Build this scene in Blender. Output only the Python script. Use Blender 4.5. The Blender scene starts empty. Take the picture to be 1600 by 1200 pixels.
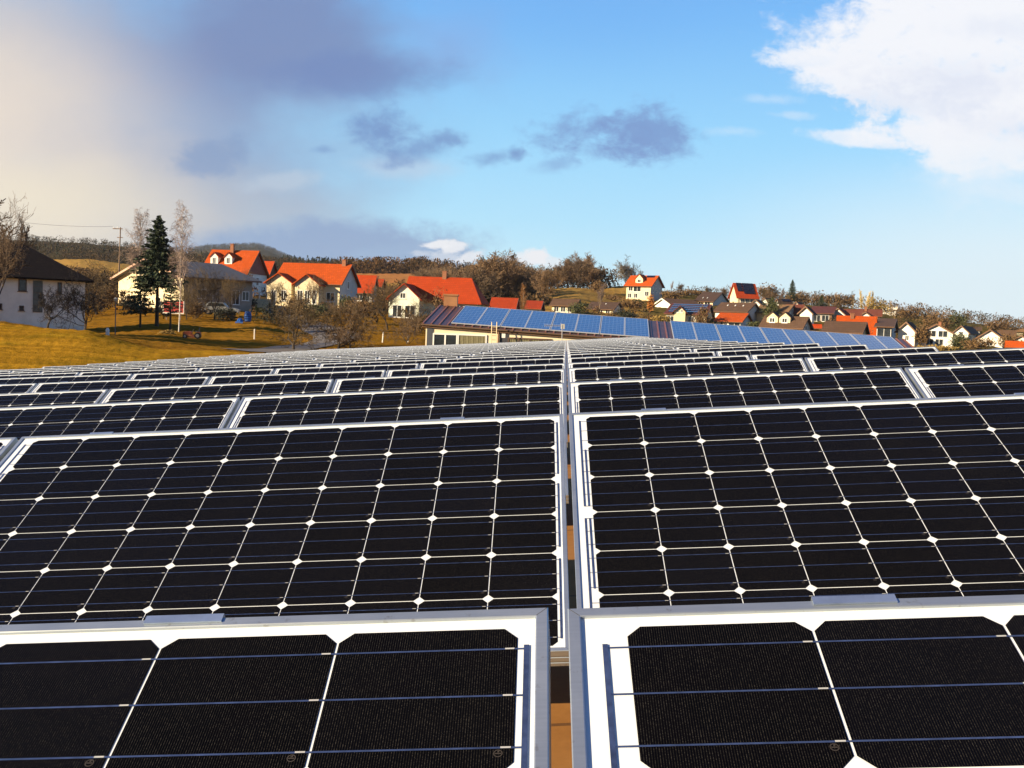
import bpy, bmesh, math, random
import numpy as np
from mathutils import Vector, Matrix
R_ = math.radians
sc = bpy.context.scene
COL = sc.collection

# ------------------------------------------------------------------ camera
FPX = 1567.22                      # focal length in pixels of the 1600 px wide photograph
CZ = 6.0                           # camera height
PITCH, ROLL = math.atan(88.3 / FPX), R_(2.2)
_F = np.array([0, math.cos(PITCH), -math.sin(PITCH)])
_r0 = np.array([1.0, 0, 0]); _u0 = np.array([0, math.sin(PITCH), math.cos(PITCH)])
_R = math.cos(ROLL) * _r0 + math.sin(ROLL) * _u0
_U = -math.sin(ROLL) * _r0 + math.cos(ROLL) * _u0
cam = bpy.data.objects.new('camera', bpy.data.cameras.new('camera'))
COL.objects.link(cam)
cam.matrix_world = Matrix(((_R[0], _U[0], -_F[0], 0), (_R[1], _U[1], -_F[1], 0), (_R[2], _U[2], -_F[2], CZ), (0, 0, 0, 1)))
cam.data.sensor_fit = 'HORIZONTAL'; cam.data.sensor_width = 36
cam.data.lens = FPX / 1600 * 36
cam.data.clip_start = 0.05; cam.data.clip_end = 12000
sc.camera = cam

def ray(px, py):
    return _F + (px - 800) / FPX * _R - (py - 600) / FPX * _U
def at(px, py, Y):
    """world point on the sight line of a photo pixel at forward distance Y"""
    d = ray(px, py); d = d * (Y / d[1])
    return Vector((d[0], d[1], d[2] + CZ))
def pxsize(Y): return Y / FPX

# ------------------------------------------------------------------ light
SUN_DIR = Vector((-0.835, -0.44, 0.33)).normalized()
EL = math.asin(SUN_DIR.z); AZ = math.atan2(SUN_DIR.x, SUN_DIR.y)
sl = bpy.data.lights.new('sun', 'SUN'); sl.energy = 4.8; sl.angle = R_(0.5); sl.color = (1.0, 0.80, 0.52)
sun = bpy.data.objects.new('sun', sl); COL.objects.link(sun)
sun.rotation_euler = (-SUN_DIR).to_track_quat('-Z', 'Y').to_euler(); sun.location = (0, 0, 60)
sc.view_settings.view_transform = 'Standard'; sc.view_settings.look = 'None'
sc.view_settings.exposure = 1.3; sc.view_settings.gamma = 1.0
EXPO = 2 ** 1.3
sc.cycles.use_denoising = True
sc.cycles.max_bounces = 6

# ------------------------------------------------------------------ sky
def srgb(r, g, b):
    f = lambda c: c / 12.92 if c <= 0.04045 else ((c + 0.055) / 1.055) ** 2.4
    return tuple(f(c / 255) for c in (r, g, b))

class G:
    """tiny node-graph writer"""
    def __init__(s, nt): s.nt = nt; s.n = nt.nodes; s.l = nt.links
    def put(s, sock, v):
        if hasattr(v, 'links') or isinstance(v, bpy.types.NodeSocket): s.l.new(v, sock)
        elif isinstance(v, (tuple, list)) and len(v) == 3 and sock.type == 'RGBA': sock.default_value = (*v, 1)
        else: sock.default_value = v
    def m(s, op, a, b=0.0, c=None):
        k = s.n.new('ShaderNodeMath'); k.operation = op
        s.put(k.inputs[0], a); s.put(k.inputs[1], b)
        if c is not None: s.put(k.inputs[2], c)
        return k.outputs[0]
    def mix(s, f, a, b, mode='MIX'):
        k = s.n.new('ShaderNodeMix'); k.data_type = 'RGBA'; k.blend_type = mode
        s.put(k.inputs[0], f); s.put(k.inputs[6], a); s.put(k.inputs[7], b)
        return k.outputs[2]
    def ss(s, x, a, b):
        k = s.n.new('ShaderNodeMapRange'); k.interpolation_type = 'SMOOTHSTEP'
        s.put(k.inputs[0], x); k.inputs[1].default_value = a; k.inputs[2].default_value = b
        return k.outputs[0]
    def xyz(s, x, y, z):
        k = s.n.new('ShaderNodeCombineXYZ'); s.put(k.inputs[0], x); s.put(k.inputs[1], y); s.put(k.inputs[2], z)
        return k.outputs[0]
    def noise(s, v, scale, detail=4.0, rough=0.55, dist=0.0, color=False):
        k = s.n.new('ShaderNodeTexNoise'); k.inputs['Scale'].default_value = scale
        k.inputs['Detail'].default_value = detail; k.inputs['Roughness'].default_value = rough
        k.inputs['Distortion'].default_value = dist
        if v is not None: s.l.new(v, k.inputs['Vector'])
        return k.outputs['Color' if color else 'Fac']
    def ramp(s, f, stops):
        k = s.n.new('ShaderNodeValToRGB'); s.put(k.inputs[0], f)
        e = k.color_ramp.elements
        while len(e) < len(stops): e.new(0.5)
        for el, (p, c) in zip(e, stops): el.position = p; el.color = (*c, 1)
        return k.outputs[0]

def make_sky():
    w = bpy.data.worlds.new('World'); sc.world = w; w.use_nodes = True
    nt = w.node_tree; nt.nodes.clear(); g = G(nt)
    STR = 0.1
    out = nt.nodes.new('ShaderNodeOutputWorld'); bg = nt.nodes.new('ShaderNodeBackground')
    bg.inputs[1].default_value = STR; nt.links.new(bg.outputs[0], out.inputs[0])
    sky = nt.nodes.new('ShaderNodeTexSky'); sky.sky_type = 'NISHITA'; sky.sun_disc = False
    sky.sun_elevation = EL; sky.sun_rotation = AZ % (2 * math.pi)
    tc = nt.nodes.new('ShaderNodeTexCoord'); sep = nt.nodes.new('ShaderNodeSeparateXYZ')
    nt.links.new(tc.outputs['Generated'], sep.inputs[0])
    x, y, z = sep.outputs
    K = lambda c: tuple(v / EXPO / STR for v in srgb(*c))       # a seen colour as sky radiance
    ysafe = g.m('MAXIMUM', y, 0.06)
    u = g.m('DIVIDE', x, ysafe); v = g.m('DIVIDE', z, ysafe)
    front = g.ss(y, 0.02, 0.25)
    vec = g.xyz(u, g.m('MULTIPLY', v, 1.5), 0.0)
    # warp so that cloud edges fray
    n1 = g.noise(vec, 11, 7, 0.62, 0.4); n2 = g.noise(vec, 42, 6, 0.68, 0.3); n3 = g.noise(vec, 5, 5, 0.55)
    frag = g.m('ADD', g.m('MULTIPLY', g.m('SUBTRACT', n1, 0.5), 3.0), g.m('MULTIPLY', g.m('SUBTRACT', n2, 0.5), 2.0))
    soft = g.m('MULTIPLY', g.m('SUBTRACT', n3, 0.5), 2.0)
    def uv(px, py):
        d = ray(px, py); return d[0] / d[1], d[2] / d[1]
    def blob(px, py, rx, ry, lo, hi, nz=None, amt=1.0, ang=0.0):
        u0, v0 = uv(px, py); a = R_(-ang) + ROLL * 0
        du = g.m('SUBTRACT', u, u0); dv = g.m('SUBTRACT', v, v0)
        ca, sa = math.cos(a), math.sin(a)
        p = g.m('ADD', g.m('MULTIPLY', du, ca * FPX / rx), g.m('MULTIPLY', dv, sa * FPX / rx))
        q = g.m('ADD', g.m('MULTIPLY', du, -sa * FPX / ry), g.m('MULTIPLY', dv, ca * FPX / ry))
        d = g.m('SQRT', g.m('ADD', g.m('MULTIPLY', p, p), g.m('MULTIPLY', q, q)))
        t = g.m('SUBTRACT', 1.0, d)
        if nz is not None: t = g.m('ADD', t, g.m('MULTIPLY', nz, amt))
        return g.m('MULTIPLY', g.ss(t, lo, hi), front)
    # clear sky: deep blue overhead to pale cyan at the horizon
    el = g.m('ARCSINE', g.m('MAXIMUM', z, 0.0))
    S = lambda deg: deg / 90.0
    grad = g.ramp(g.m('DIVIDE', el, math.pi / 2), [
        (S(0), K((236, 250, 255))), (S(2.5), K((208, 242, 255))), (S(6), K((180, 229, 252))), (S(11), K((153, 214, 251))),
        (S(17), K((120, 187, 247))), (S(24), K((94, 156, 233))), (S(45), K((62, 104, 176))), (S(90), K((40, 70, 135)))])
    nish = g.mix(1.0, sky.outputs[0], (0.55, 0.8, 1.15), 'MULTIPLY')
    c = g.mix(0.10, grad, nish)
    # paler towards the right-hand horizon
    c = g.mix(g.m('MULTIPLY', blob(1650, 440, 760, 240, 0.0, 0.9), 0.75), c, K((236, 248, 253)))
    # blue deeper at top centre
    c = g.mix(g.m('MULTIPLY', blob(880, -20, 340, 170, 0.0, 1.0), 0.5), c, K((118, 180, 244)))
    # --- grey veil and warm bright cloud at the left
    c = g.mix(g.m('MULTIPLY', blob(180, 170, 620, 360, 0.0, 0.75, soft, 0.45), 0.93), c, K((143, 164, 200)))
    c = g.mix(g.m('MULTIPLY', blob(120, 330, 520, 150, 0.0, 0.8, soft, 0.4), 0.8), c, K((188, 191, 198)))
    # --- big violet-blue cloud
    dk = K((121, 141, 187))
    c = g.mix(g.m('MULTIPLY', blob(430, 70, 330, 150, 0.0, 0.75, soft, 0.7), 0.85), c, dk)
    c = g.mix(g.m('MULTIPLY', blob(560, 115, 190, 50, 0.0, 0.7, frag, 0.30, -4), 0.75), c, K((114, 139, 191)))
    c = g.mix(g.m('MULTIPLY', blob(700, 60, 150, 90, 0.0, 0.9, soft, 0.8), 0.4), c, K((142, 170, 222)))
    # --- cream glow
    c = g.mix(g.m('MULTIPLY', blob(-170, 240, 590, 420, 0.0, 0.8, soft, 0.2), 1.0), c, K((234, 221, 208)))
    c = g.mix(g.m('MULTIPLY', blob(40, 320, 330, 110, 0.0, 0.9, soft, 0.2), 0.85), c, K((240, 229, 207)))
    # --- grey cloud shelf at left, and the small ragged ones
    c = g.mix(g.m('MULTIPLY', blob(330, 245, 78, 42, 0.0, 0.6, frag, 0.55, -12), 0.75), c, K((131, 158, 198)))
    c = g.mix(g.m('MULTIPLY', blob(440, 283, 85, 20, 0.0, 0.7, frag, 0.5, -10), 0.6), c, K((190, 205, 222)))
    c = g.mix(g.m('MULTIPLY', blob(630, 262, 115, 26, 0.0, 0.9, frag, 0.5), 0.55), c, K((192, 210, 231)))
    for (px, py, rx, ry, s, ang) in [(598, 206, 62, 34, 0.95, -8), (655, 232, 75, 24, 0.8, -14), (770, 246, 52, 15, 0.7, -6), (805, 241, 18, 13, 0.8, 0),
                                     (505, 234, 26, 8, 0.6, 0), (625, 256, 34, 9, 0.6, -12), (700, 214, 30, 14, 0.6, 0)]:
        c = g.mix(g.m('MULTIPLY', blob(px, py, rx * 1.12, ry * 1.12, 0.0, 1.05, frag, 0.72, ang), s), c, K((118, 153, 204)))
    for (px, py, rx, ry, s, ang) in [(1010, 208, 88, 50, 0.95, 4), (900, 200, 85, 36, 0.85, -14), (950, 232, 80, 26, 0.95, 0), (872, 258, 46, 15, 0.55, -10)]:
        c = g.mix(g.m('MULTIPLY', blob(px, py, rx * 1.1, ry * 1.12, 0.0, 1.0, frag, 0.80, ang), s * .92), c, K((122, 153, 206)))
    # --- low bank over the hills
    c = g.mix(g.m('MULTIPLY', blob(490, 398, 330, 66, 0.05, 0.5, frag, 0.24, -6), 0.95), c, K((143, 169, 206)))
    c = g.mix(g.m('MULTIPLY', blob(640, 410, 130, 40, 0.0, 0.35, frag, 0.35, -8), 0.9), c, K((150, 178, 212)))
    for (px, py, rx, ry, s, ang) in [(684, 381, 40, 10, 0.95, -8), (712, 386, 30, 10, 0.9, -14), (735, 402, 30, 12, 0.8, -24), (690, 404, 50, 14, 0.45, 0), (660, 396, 26, 8, 0.4, 0), (806, 409, 50, 14, 0.85, 0), (842, 401, 24, 17, 1.0, 0), (862, 410, 24, 12, 0.7, 0)]:
        c = g.mix(g.m('MULTIPLY', blob(px, py, rx, ry, 0.0, 0.55, frag, 0.95, ang), s), c, K((243, 244, 248)))
    # --- the big white cloud on the right, lavender inside
    for (px, py, rx, ry, s, ang) in [(1480, 50, 270, 120, 1.0, -6), (1570, 150, 250, 115, 1.0, 0), (1290, 96, 105, 22, 0.85, 2), (1340, 118, 120, 30, 0.95, -10),
                                     (1340, 217, 110, 15, 0.75, 3), (1460, 210, 150, 36, 0.95, 0), (1560, 235, 160, 50, 0.9, 0), (1450, 150, 130, 70, 0.9, 0)]:
        c = g.mix(g.m('MULTIPLY', blob(px, py, rx * 1.04, ry * 1.06, 0.0, 0.62, frag, 0.50, ang), s), c, K((246, 248, 254)))
    c = g.mix(g.m('MULTIPLY', blob(1500, 130, 200, 70, 0.1, 1.1, frag, 0.7), 0.75), c, K((222, 229, 246)))
    c = g.mix(g.m('MULTIPLY', blob(1420, 165, 130, 30, 0.0, 1.0, frag, 0.7), 0.55), c, K((222, 230, 247)))
    c = g.mix(g.m('MULTIPLY', blob(1590, 200, 130, 40, 0.0, 1.0, frag, 0.7), 0.5), c, K((226, 232, 247)))
    c = g.mix(g.m('MULTIPLY', blob(1560, 45, 150, 26, 0.0, 1.0, frag, 0.7), 0.5), c, K((226, 233, 248)))
    c = g.mix(g.m('MULTIPLY', blob(1560, 275, 190, 80, 0.0, 1.0, frag, 0.4), 0.55), c, K((240, 247, 254)))
    for (px, py, rx, ry, s) in [(1150, 205, 60, 14, 0.3), (1235, 180, 60, 10, 0.35), (1200, 155, 80, 12, 0.3), (1385, 478, 40, 12, 0.8)]:
        c = g.mix(g.m('MULTIPLY', blob(px, py, rx, ry, 0.0, 0.8, frag, 0.6), s), c, K((236, 244, 252)))
    # the unseen sky behind the camera is darkened to lower the ambient light
    c = g.mix(g.m('MULTIPLY', g.ss(y, 0.1, -0.5), 0.6), c, K((70, 88, 120)))
    # below the horizon: dull earth
    c = g.mix(g.ss(z, -0.02, -0.06), c, K((120, 105, 80)))
    nt.links.new(c, bg.inputs[0])
make_sky()

# ------------------------------------------------------------------ helpers
MATS = {}
def mat(name, col, rough=0.7, metal=0.0, var=0.18, scale=6.0, bump=0.0, spec=0.5, col2=None, coord='Object', detail=4.0, bscale=None):
    if name in MATS: return MATS[name]
    m = bpy.data.materials.new(name); m.use_nodes = True; nt = m.node_tree; g = G(nt)
    b = nt.nodes['Principled BSDF']
    b.inputs['Roughness'].default_value = rough; b.inputs['Metallic'].default_value = metal
    b.inputs['Specular IOR Level'].default_value = spec
    tc = nt.nodes.new('ShaderNodeTexCoord')
    if var > 0:
        n = g.noise(tc.outputs[coord], scale, detail, 0.6)
        lo = tuple(c * (1 - var) for c in col); hi = col2 if col2 else tuple(min(1, c * (1 + var)) for c in col)
        g.l.new(g.ramp(n, [(0.3, lo), (0.7, hi)]), b.inputs['Base Color'])
    else: b.inputs['Base Color'].default_value = (*col, 1)
    if bump > 0:
        bp = nt.nodes.new('ShaderNodeBump'); bp.inputs['Strength'].default_value = bump; bp.inputs['Distance'].default_value = 0.05
        g.l.new(g.noise(tc.outputs[coord], bscale or scale * 4, 4, 0.6), bp.inputs['Height']); g.l.new(bp.outputs[0], b.inputs['Normal'])
    MATS[name] = m
    return m

def tilemat(name, col, period=0.33, var=0.2):
    """roof tiles: courses down the slope and columns, weathered"""
    if name in MATS: return MATS[name]
    m = bpy.data.materials.new(name); m.use_nodes = True; nt = m.node_tree; g = G(nt)
    b = nt.nodes['Principled BSDF']; b.inputs['Roughness'].default_value = 0.8; b.inputs['Specular IOR Level'].default_value = 0.08
    tc = nt.nodes.new('ShaderNodeTexCoord'); sep = nt.nodes.new('ShaderNodeSeparateXYZ'); nt.links.new(tc.outputs['Object'], sep.inputs[0])
    br = nt.nodes.new('ShaderNodeTexBrick'); br.inputs['Scale'].default_value = 1.0
    br.inputs['Brick Width'].default_value = 0.3; br.inputs['Row Height'].default_value = period * 0.8; br.inputs['Mortar Size'].default_value = 0.02
    br.inputs['Color1'].default_value = (*col, 1); br.inputs['Color2'].default_value = (*[c * (1 - var) for c in col], 1)
    br.inputs['Mortar'].default_value = (*[c * 0.45 for c in col], 1)
    nt.links.new(g.xyz(sep.outputs[0], sep.outputs[2], 0.0), br.inputs['Vector'])
    n = g.noise(tc.outputs['Object'], 0.9, 5, 0.65)
    n2 = g.noise(tc.outputs['Object'], 3.5, 5, 0.7)
    c = g.mix(g.ss(n, 0.35, 0.75), br.outputs['Color'], tuple(x * 0.68 for x in col))
    c = g.mix(g.m('MULTIPLY', g.ss(n2, 0.55, 0.75), 0.45), c, (0.07, 0.055, 0.035))
    nt.links.new(c, b.inputs['Base Color'])
    MATS[name] = m
    return m

def link(name, mesh, parent=None, M=None):
    o = bpy.data.objects.new(name, mesh); COL.objects.link(o)
    if parent is not None: o.parent = parent
    if M is not None: o.matrix_basis = M
    return o
def tag(o, label, cat, group=None, kind=None):
    if label: o['label'] = label
    if cat: o['category'] = cat
    if group: o['group'] = group
    if kind: o['kind'] = kind
    return o
def empty(name, loc, rz=0.0, label=None, cat=None, group=None):
    o = bpy.data.objects.new(name, None); COL.objects.link(o); o.location = loc; o.rotation_euler = (0, 0, rz)
    o.empty_display_size = 0.3
    return tag(o, label, cat, group)
def copy_tree(o, parent=None):
    c = o.copy(); COL.objects.link(c); c.parent = parent
    for ch in list(o.children): copy_tree(ch, c)
    return c

class MB:
    """collects polygons, links them as one mesh"""
    def __init__(s): s.v = []; s.f = []; s.m = []
    def face(s, pts, mi=0):
        b = len(s.v); s.v += [tuple(p) for p in pts]; s.f.append(tuple(range(b, b + len(pts)))); s.m.append(mi)
    def box(s, x0, x1, y0, y1, z0, z1, mi=0, M=None):
        p = [Vector((x, y, z)) for z in (z0, z1) for y in (y0, y1) for x in (x0, x1)]
        if M is not None: p = [M @ q for q in p]
        b = len(s.v); s.v += [tuple(q) for q in p]
        for f in ((0, 2, 3, 1), (4, 5, 7, 6), (0, 1, 5, 4), (2, 6, 7, 3), (0, 4, 6, 2), (1, 3, 7, 5)):
            s.f.append(tuple(b + i for i in f)); s.m.append(mi)
    def tube(s, p0, p1, r0, r1, n=6, mi=0, cap=False):
        p0 = Vector(p0); p1 = Vector(p1); d = p1 - p0
        if d.length < 1e-9: return
        d.normalize(); a = d.orthogonal().normalized(); c = d.cross(a)
        b = len(s.v)
        for p, r in ((p0, r0), (p1, r1)):
            for i in range(n):
                t = 2 * math.pi * i / n; s.v.append(tuple(p + a * (r * math.cos(t)) + c * (r * math.sin(t))))
        for i in range(n):
            j = (i + 1) % n; s.f.append((b + i, b + j, b + n + j, b + n + i)); s.m.append(mi)
        if cap:
            s.f.append(tuple(b + i for i in reversed(range(n)))); s.m.append(mi)
            s.f.append(tuple(b + n + i for i in range(n))); s.m.append(mi)
    def prism(s, poly, y0, y1, mi=0):
        """polygon in x,z extruded along y"""
        n = len(poly); b = len(s.v)
        s.v += [(x, y0, z) for x, z in poly] + [(x, y1, z) for x, z in poly]
        s.f.append(tuple(b + i for i in range(n))); s.m.append(mi)
        s.f.append(tuple(b + n + i for i in reversed(range(n)))); s.m.append(mi)
        for i in range(n):
            j = (i + 1) % n; s.f.append((b + j, b + i, b + n + i, b + n + j)); s.m.append(mi)
    def mesh(s, name, mats, smooth=False, fix=True):
        me = bpy.data.meshes.new(name); me.from_pydata(s.v, [], s.f)
        for m in (mats if isinstance(mats, (list, tuple)) else [mats]): me.materials.append(m)
        if len(me.polygons):
            me.polygons.foreach_set('material_index', s.m)
            if smooth: me.polygons.foreach_set('use_smooth', [True] * len(me.polygons))
        if fix:
            bm = bmesh.new(); bm.from_mesh(me); bmesh.ops.recalc_face_normals(bm, faces=bm.faces); bm.to_mesh(me); bm.free()
        me.update(); return me
    def build(s, name, mats, parent=None, smooth=False, M=None, fix=True):
        return link(name, s.mesh(name, mats, smooth, fix), parent, M)

# ------------------------------------------------------------------ terrain
HZ = lambda px: 511.7 + math.tan(ROLL) * (px - 800)
# per photo column: (distance, photo row where that ground shows) or (distance, ('z', height relative to the camera))
COLS = {
 -250: [(0, ('z', -3.4)), (30, ('z', -3.0)), (40, ('z', -2.0)), (60, ('z', -0.3)), (66, ('z', -0.7)), (80, ('z', -0.8)), (115, ('z', 0.4)), (200, ('z', 6)), (330, 410), (450, 412), (900, 366), (1500, 372), (6000, 420)],
 0: [(0, ('z', -3.4)), (30, ('z', -3.0)), (36, 577), (46, 538), (60, 501), (66, 508), (84, 517), (110, 505), (200, 450), (330, 408), (450, 412), (900, 374), (1500, 380), (6000, 420)],
 130: [(0, ('z', -3.4)), (31, ('z', -3.0)), (40, 566), (48, 538), (57, 515), (63, 523), (85, 521), (110, 503), (135, 478), (200, 445), (330, 404), (450, 414), (900, 380), (1500, 386), (6000, 430)],
 250: [(0, ('z', -3.4)), (37, ('z', -2.8)), (44, 562), (55, 546), (60, 548), (70, 530), (85, 519), (95, 508), (125, 486), (200, 455), (330, 418), (450, 424), (900, 390), (1500, 398), (2500, 404), (6000, 430)],
 330: [(0, ('z', -3.4)), (42, ('z', -2.7)), (56, 550), (62, 548), (78, 534), (95, 515), (125, 490), (170, 462), (300, 430), (600, 412), (900, 402), (1600, 402), (2400, 390), (2500, 387), (6000, 440)],
 400: [(0, ('z', -3.5)), (46, ('z', -2.6)), (58, 553), (64, 552), (72, 545), (90, 521), (130, 487), (170, 464), (300, 440), (500, 418), (800, 410), (1600, 408), (2400, 388), (2500, 385), (6000, 440)],
 470: [(0, ('z', -3.6)), (48, ('z', -2.5)), (60, 555), (66, 551), (80, 540), (100, 520), (130, 495), (160, 476), (300, 450), (480, 430), (700, 419), (900, 422), (2500, 412), (6000, 450)],
 560: [(0, ('z', -3.8)), (50, ('z', -2.4)), (62, 550), (70, 544), (85, 530), (110, 510), (150, 484), (300, 450), (440, 427), (470, 428), (700, 424), (900, 424), (6000, 455)],
 660: [(0, ('z', -4.2)), (50, ('z', -2.8)), (65, 548), (80, 536), (100, 524), (140, 500), (200, 473), (330, 445), (450, 428), (700, 426), (900, 430), (6000, 460)],
 760: [(0, ('z', -4.6)), (60, ('z', -3.2)), (90, ('z', -2.2)), (150, 505), (220, 480), (300, 452), (500, 436), (800, 438), (6000, 470)],
 900: [(0, ('z', -4.8)), (60, ('z', -3.6)), (90, ('z', -2.6)), (150, 520), (190, 492), (220, 470), (255, 455), (280, 449), (350, 458), (800, 470), (6000, 480)],
 980: [(0, ('z', -4.8)), (70, ('z', -3.8)), (110, ('z', -2.2)), (150, 518), (200, 492), (245, 475), (270, 468), (300, 447), (340, 446), (500, 462), (6000, 490)],
 1060: [(0, ('z', -4.8)), (70, ('z', -3.8)), (110, ('z', -2.4)), (150, 520), (190, 505), (250, 476), (300, 463), (350, 458), (500, 468), (6000, 492)],
 1160: [(0, ('z', -4.8)), (70, ('z', -3.8)), (110, ('z', -2.6)), (150, 530), (215, 503), (260, 482), (290, 475), (350, 472), (450, 472), (700, 480), (6000, 500)],
 1300: [(0, ('z', -4.8)), (70, ('z', -3.8)), (110, ('z', -2.6)), (140, 530), (200, 510), (260, 495), (330, 484), (420, 478), (700, 484), (6000, 508)],
 1420: [(0, ('z', -4.8)), (70, ('z', -3.8)), (110, ('z', -2.2)), (150, 550), (190, 538), (250, 520), (320, 505), (420, 494), (600, 492), (6000, 514)],
 1600: [(0, ('z', -4.8)), (70, ('z', -3.8)), (110, ('z', -2.2)), (150, 556), (200, 546), (250, 536), (320, 526), (420, 518), (600, 515), (1000, 513), (6000, 525)],
 1850: [(0, ('z', -4.8)), (70, ('z', -3.6)), (110, ('z', -2.0)), (200, 552), (320, 530), (420, 522), (600, 518), (1000, 518), (6000, 532)],
}
_ct = []; _cd = []; _cz = []
RINGS = np.concatenate([np.linspace(0, 70, 71), np.geomspace(72, 6000, 150)])
_tab = []
for px in sorted(COLS):
    d = ray(px, HZ(px)); th = math.atan2(d[0], d[1]); cs = math.cos(th)
    ds = []; zs = []
    for D, s in COLS[px]:
        if isinstance(s, tuple): ds.append(D / cs); zs.append(s[1])
        else: p = at(px, s, D); ds.append(math.hypot(p.x, p.y)); zs.append(p.z - CZ)
    _ct.append(th); _tab.append(np.interp(RINGS, ds, zs))
_ct = np.array(_ct); _tab = np.array(_tab)
def ground(x, y):
    """terrain height (world z); works on arrays"""
    x = np.asarray(x, float); y = np.asarray(y, float)
    D = np.hypot(x, y); th = np.arctan2(x, y)
    t = np.clip(th, _ct[0], _ct[-1])
    i = np.clip(np.searchsorted(_ct, t) - 1, 0, len(_ct) - 2)
    f = (t - _ct[i]) / (_ct[i + 1] - _ct[i]); f = f * f * (3 - 2 * f) * 0.5 + f * 0.5
    j = np.clip(np.searchsorted(RINGS, D) - 1, 0, len(RINGS) - 2)
    h = np.clip((D - RINGS[j]) / (RINGS[j + 1] - RINGS[j]), 0, 1)
    z = (_tab[i, j] * (1 - f) + _tab[i + 1, j] * f) * (1 - h) + (_tab[i, j + 1] * (1 - f) + _tab[i + 1, j + 1] * f) * h
    w = np.clip((np.abs(th) - 1.0) / 0.9, 0, 1); w = w * w * (3 - 2 * w)
    z = z * (1 - w) + w * np.where(D < 60, -3.6, -3.6 + (D - 60) * 0.01)
    return z + CZ
def gz(x, y): return float(ground(x, y))
def on_ground(px, Y, dz=0.0):
    d = ray(px, HZ(px)); d = d * (Y / d[1])
    return Vector((d[0], d[1], gz(d[0], d[1]) + dz))

def zone_color(px, D, n):
    """real ground cover colours: mown meadow, lawn, stubble, ploughed earth, scrub"""
    meadow = np.array((0.33, 0.170, 0.014)); lawn = np.array((0.215, 0.105, 0.013)); scrub = np.array((0.10, 0.062, 0.022))
    stub = np.array((0.34, 0.20, 0.055)); plough = np.array((0.34, 0.15, 0.05)); garden = np.array((0.12, 0.088, 0.026)); wood = np.array((0.055, 0.042, 0.02))
    if D > 470: return wood
    if px < 430 and D < 58 + 4 * (px / 400): return meadow
    if px < 210 and 215 < D < 345: return stub
    if 515 < px < 745 and 318 < D < 470: return plough if D > 335 else stub
    if 835 < px < 1000 and 185 < D < 300: return stub * 0.9
    if D < 145 and px < 700: return lawn
    if px > 700: return garden
    return scrub

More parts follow.
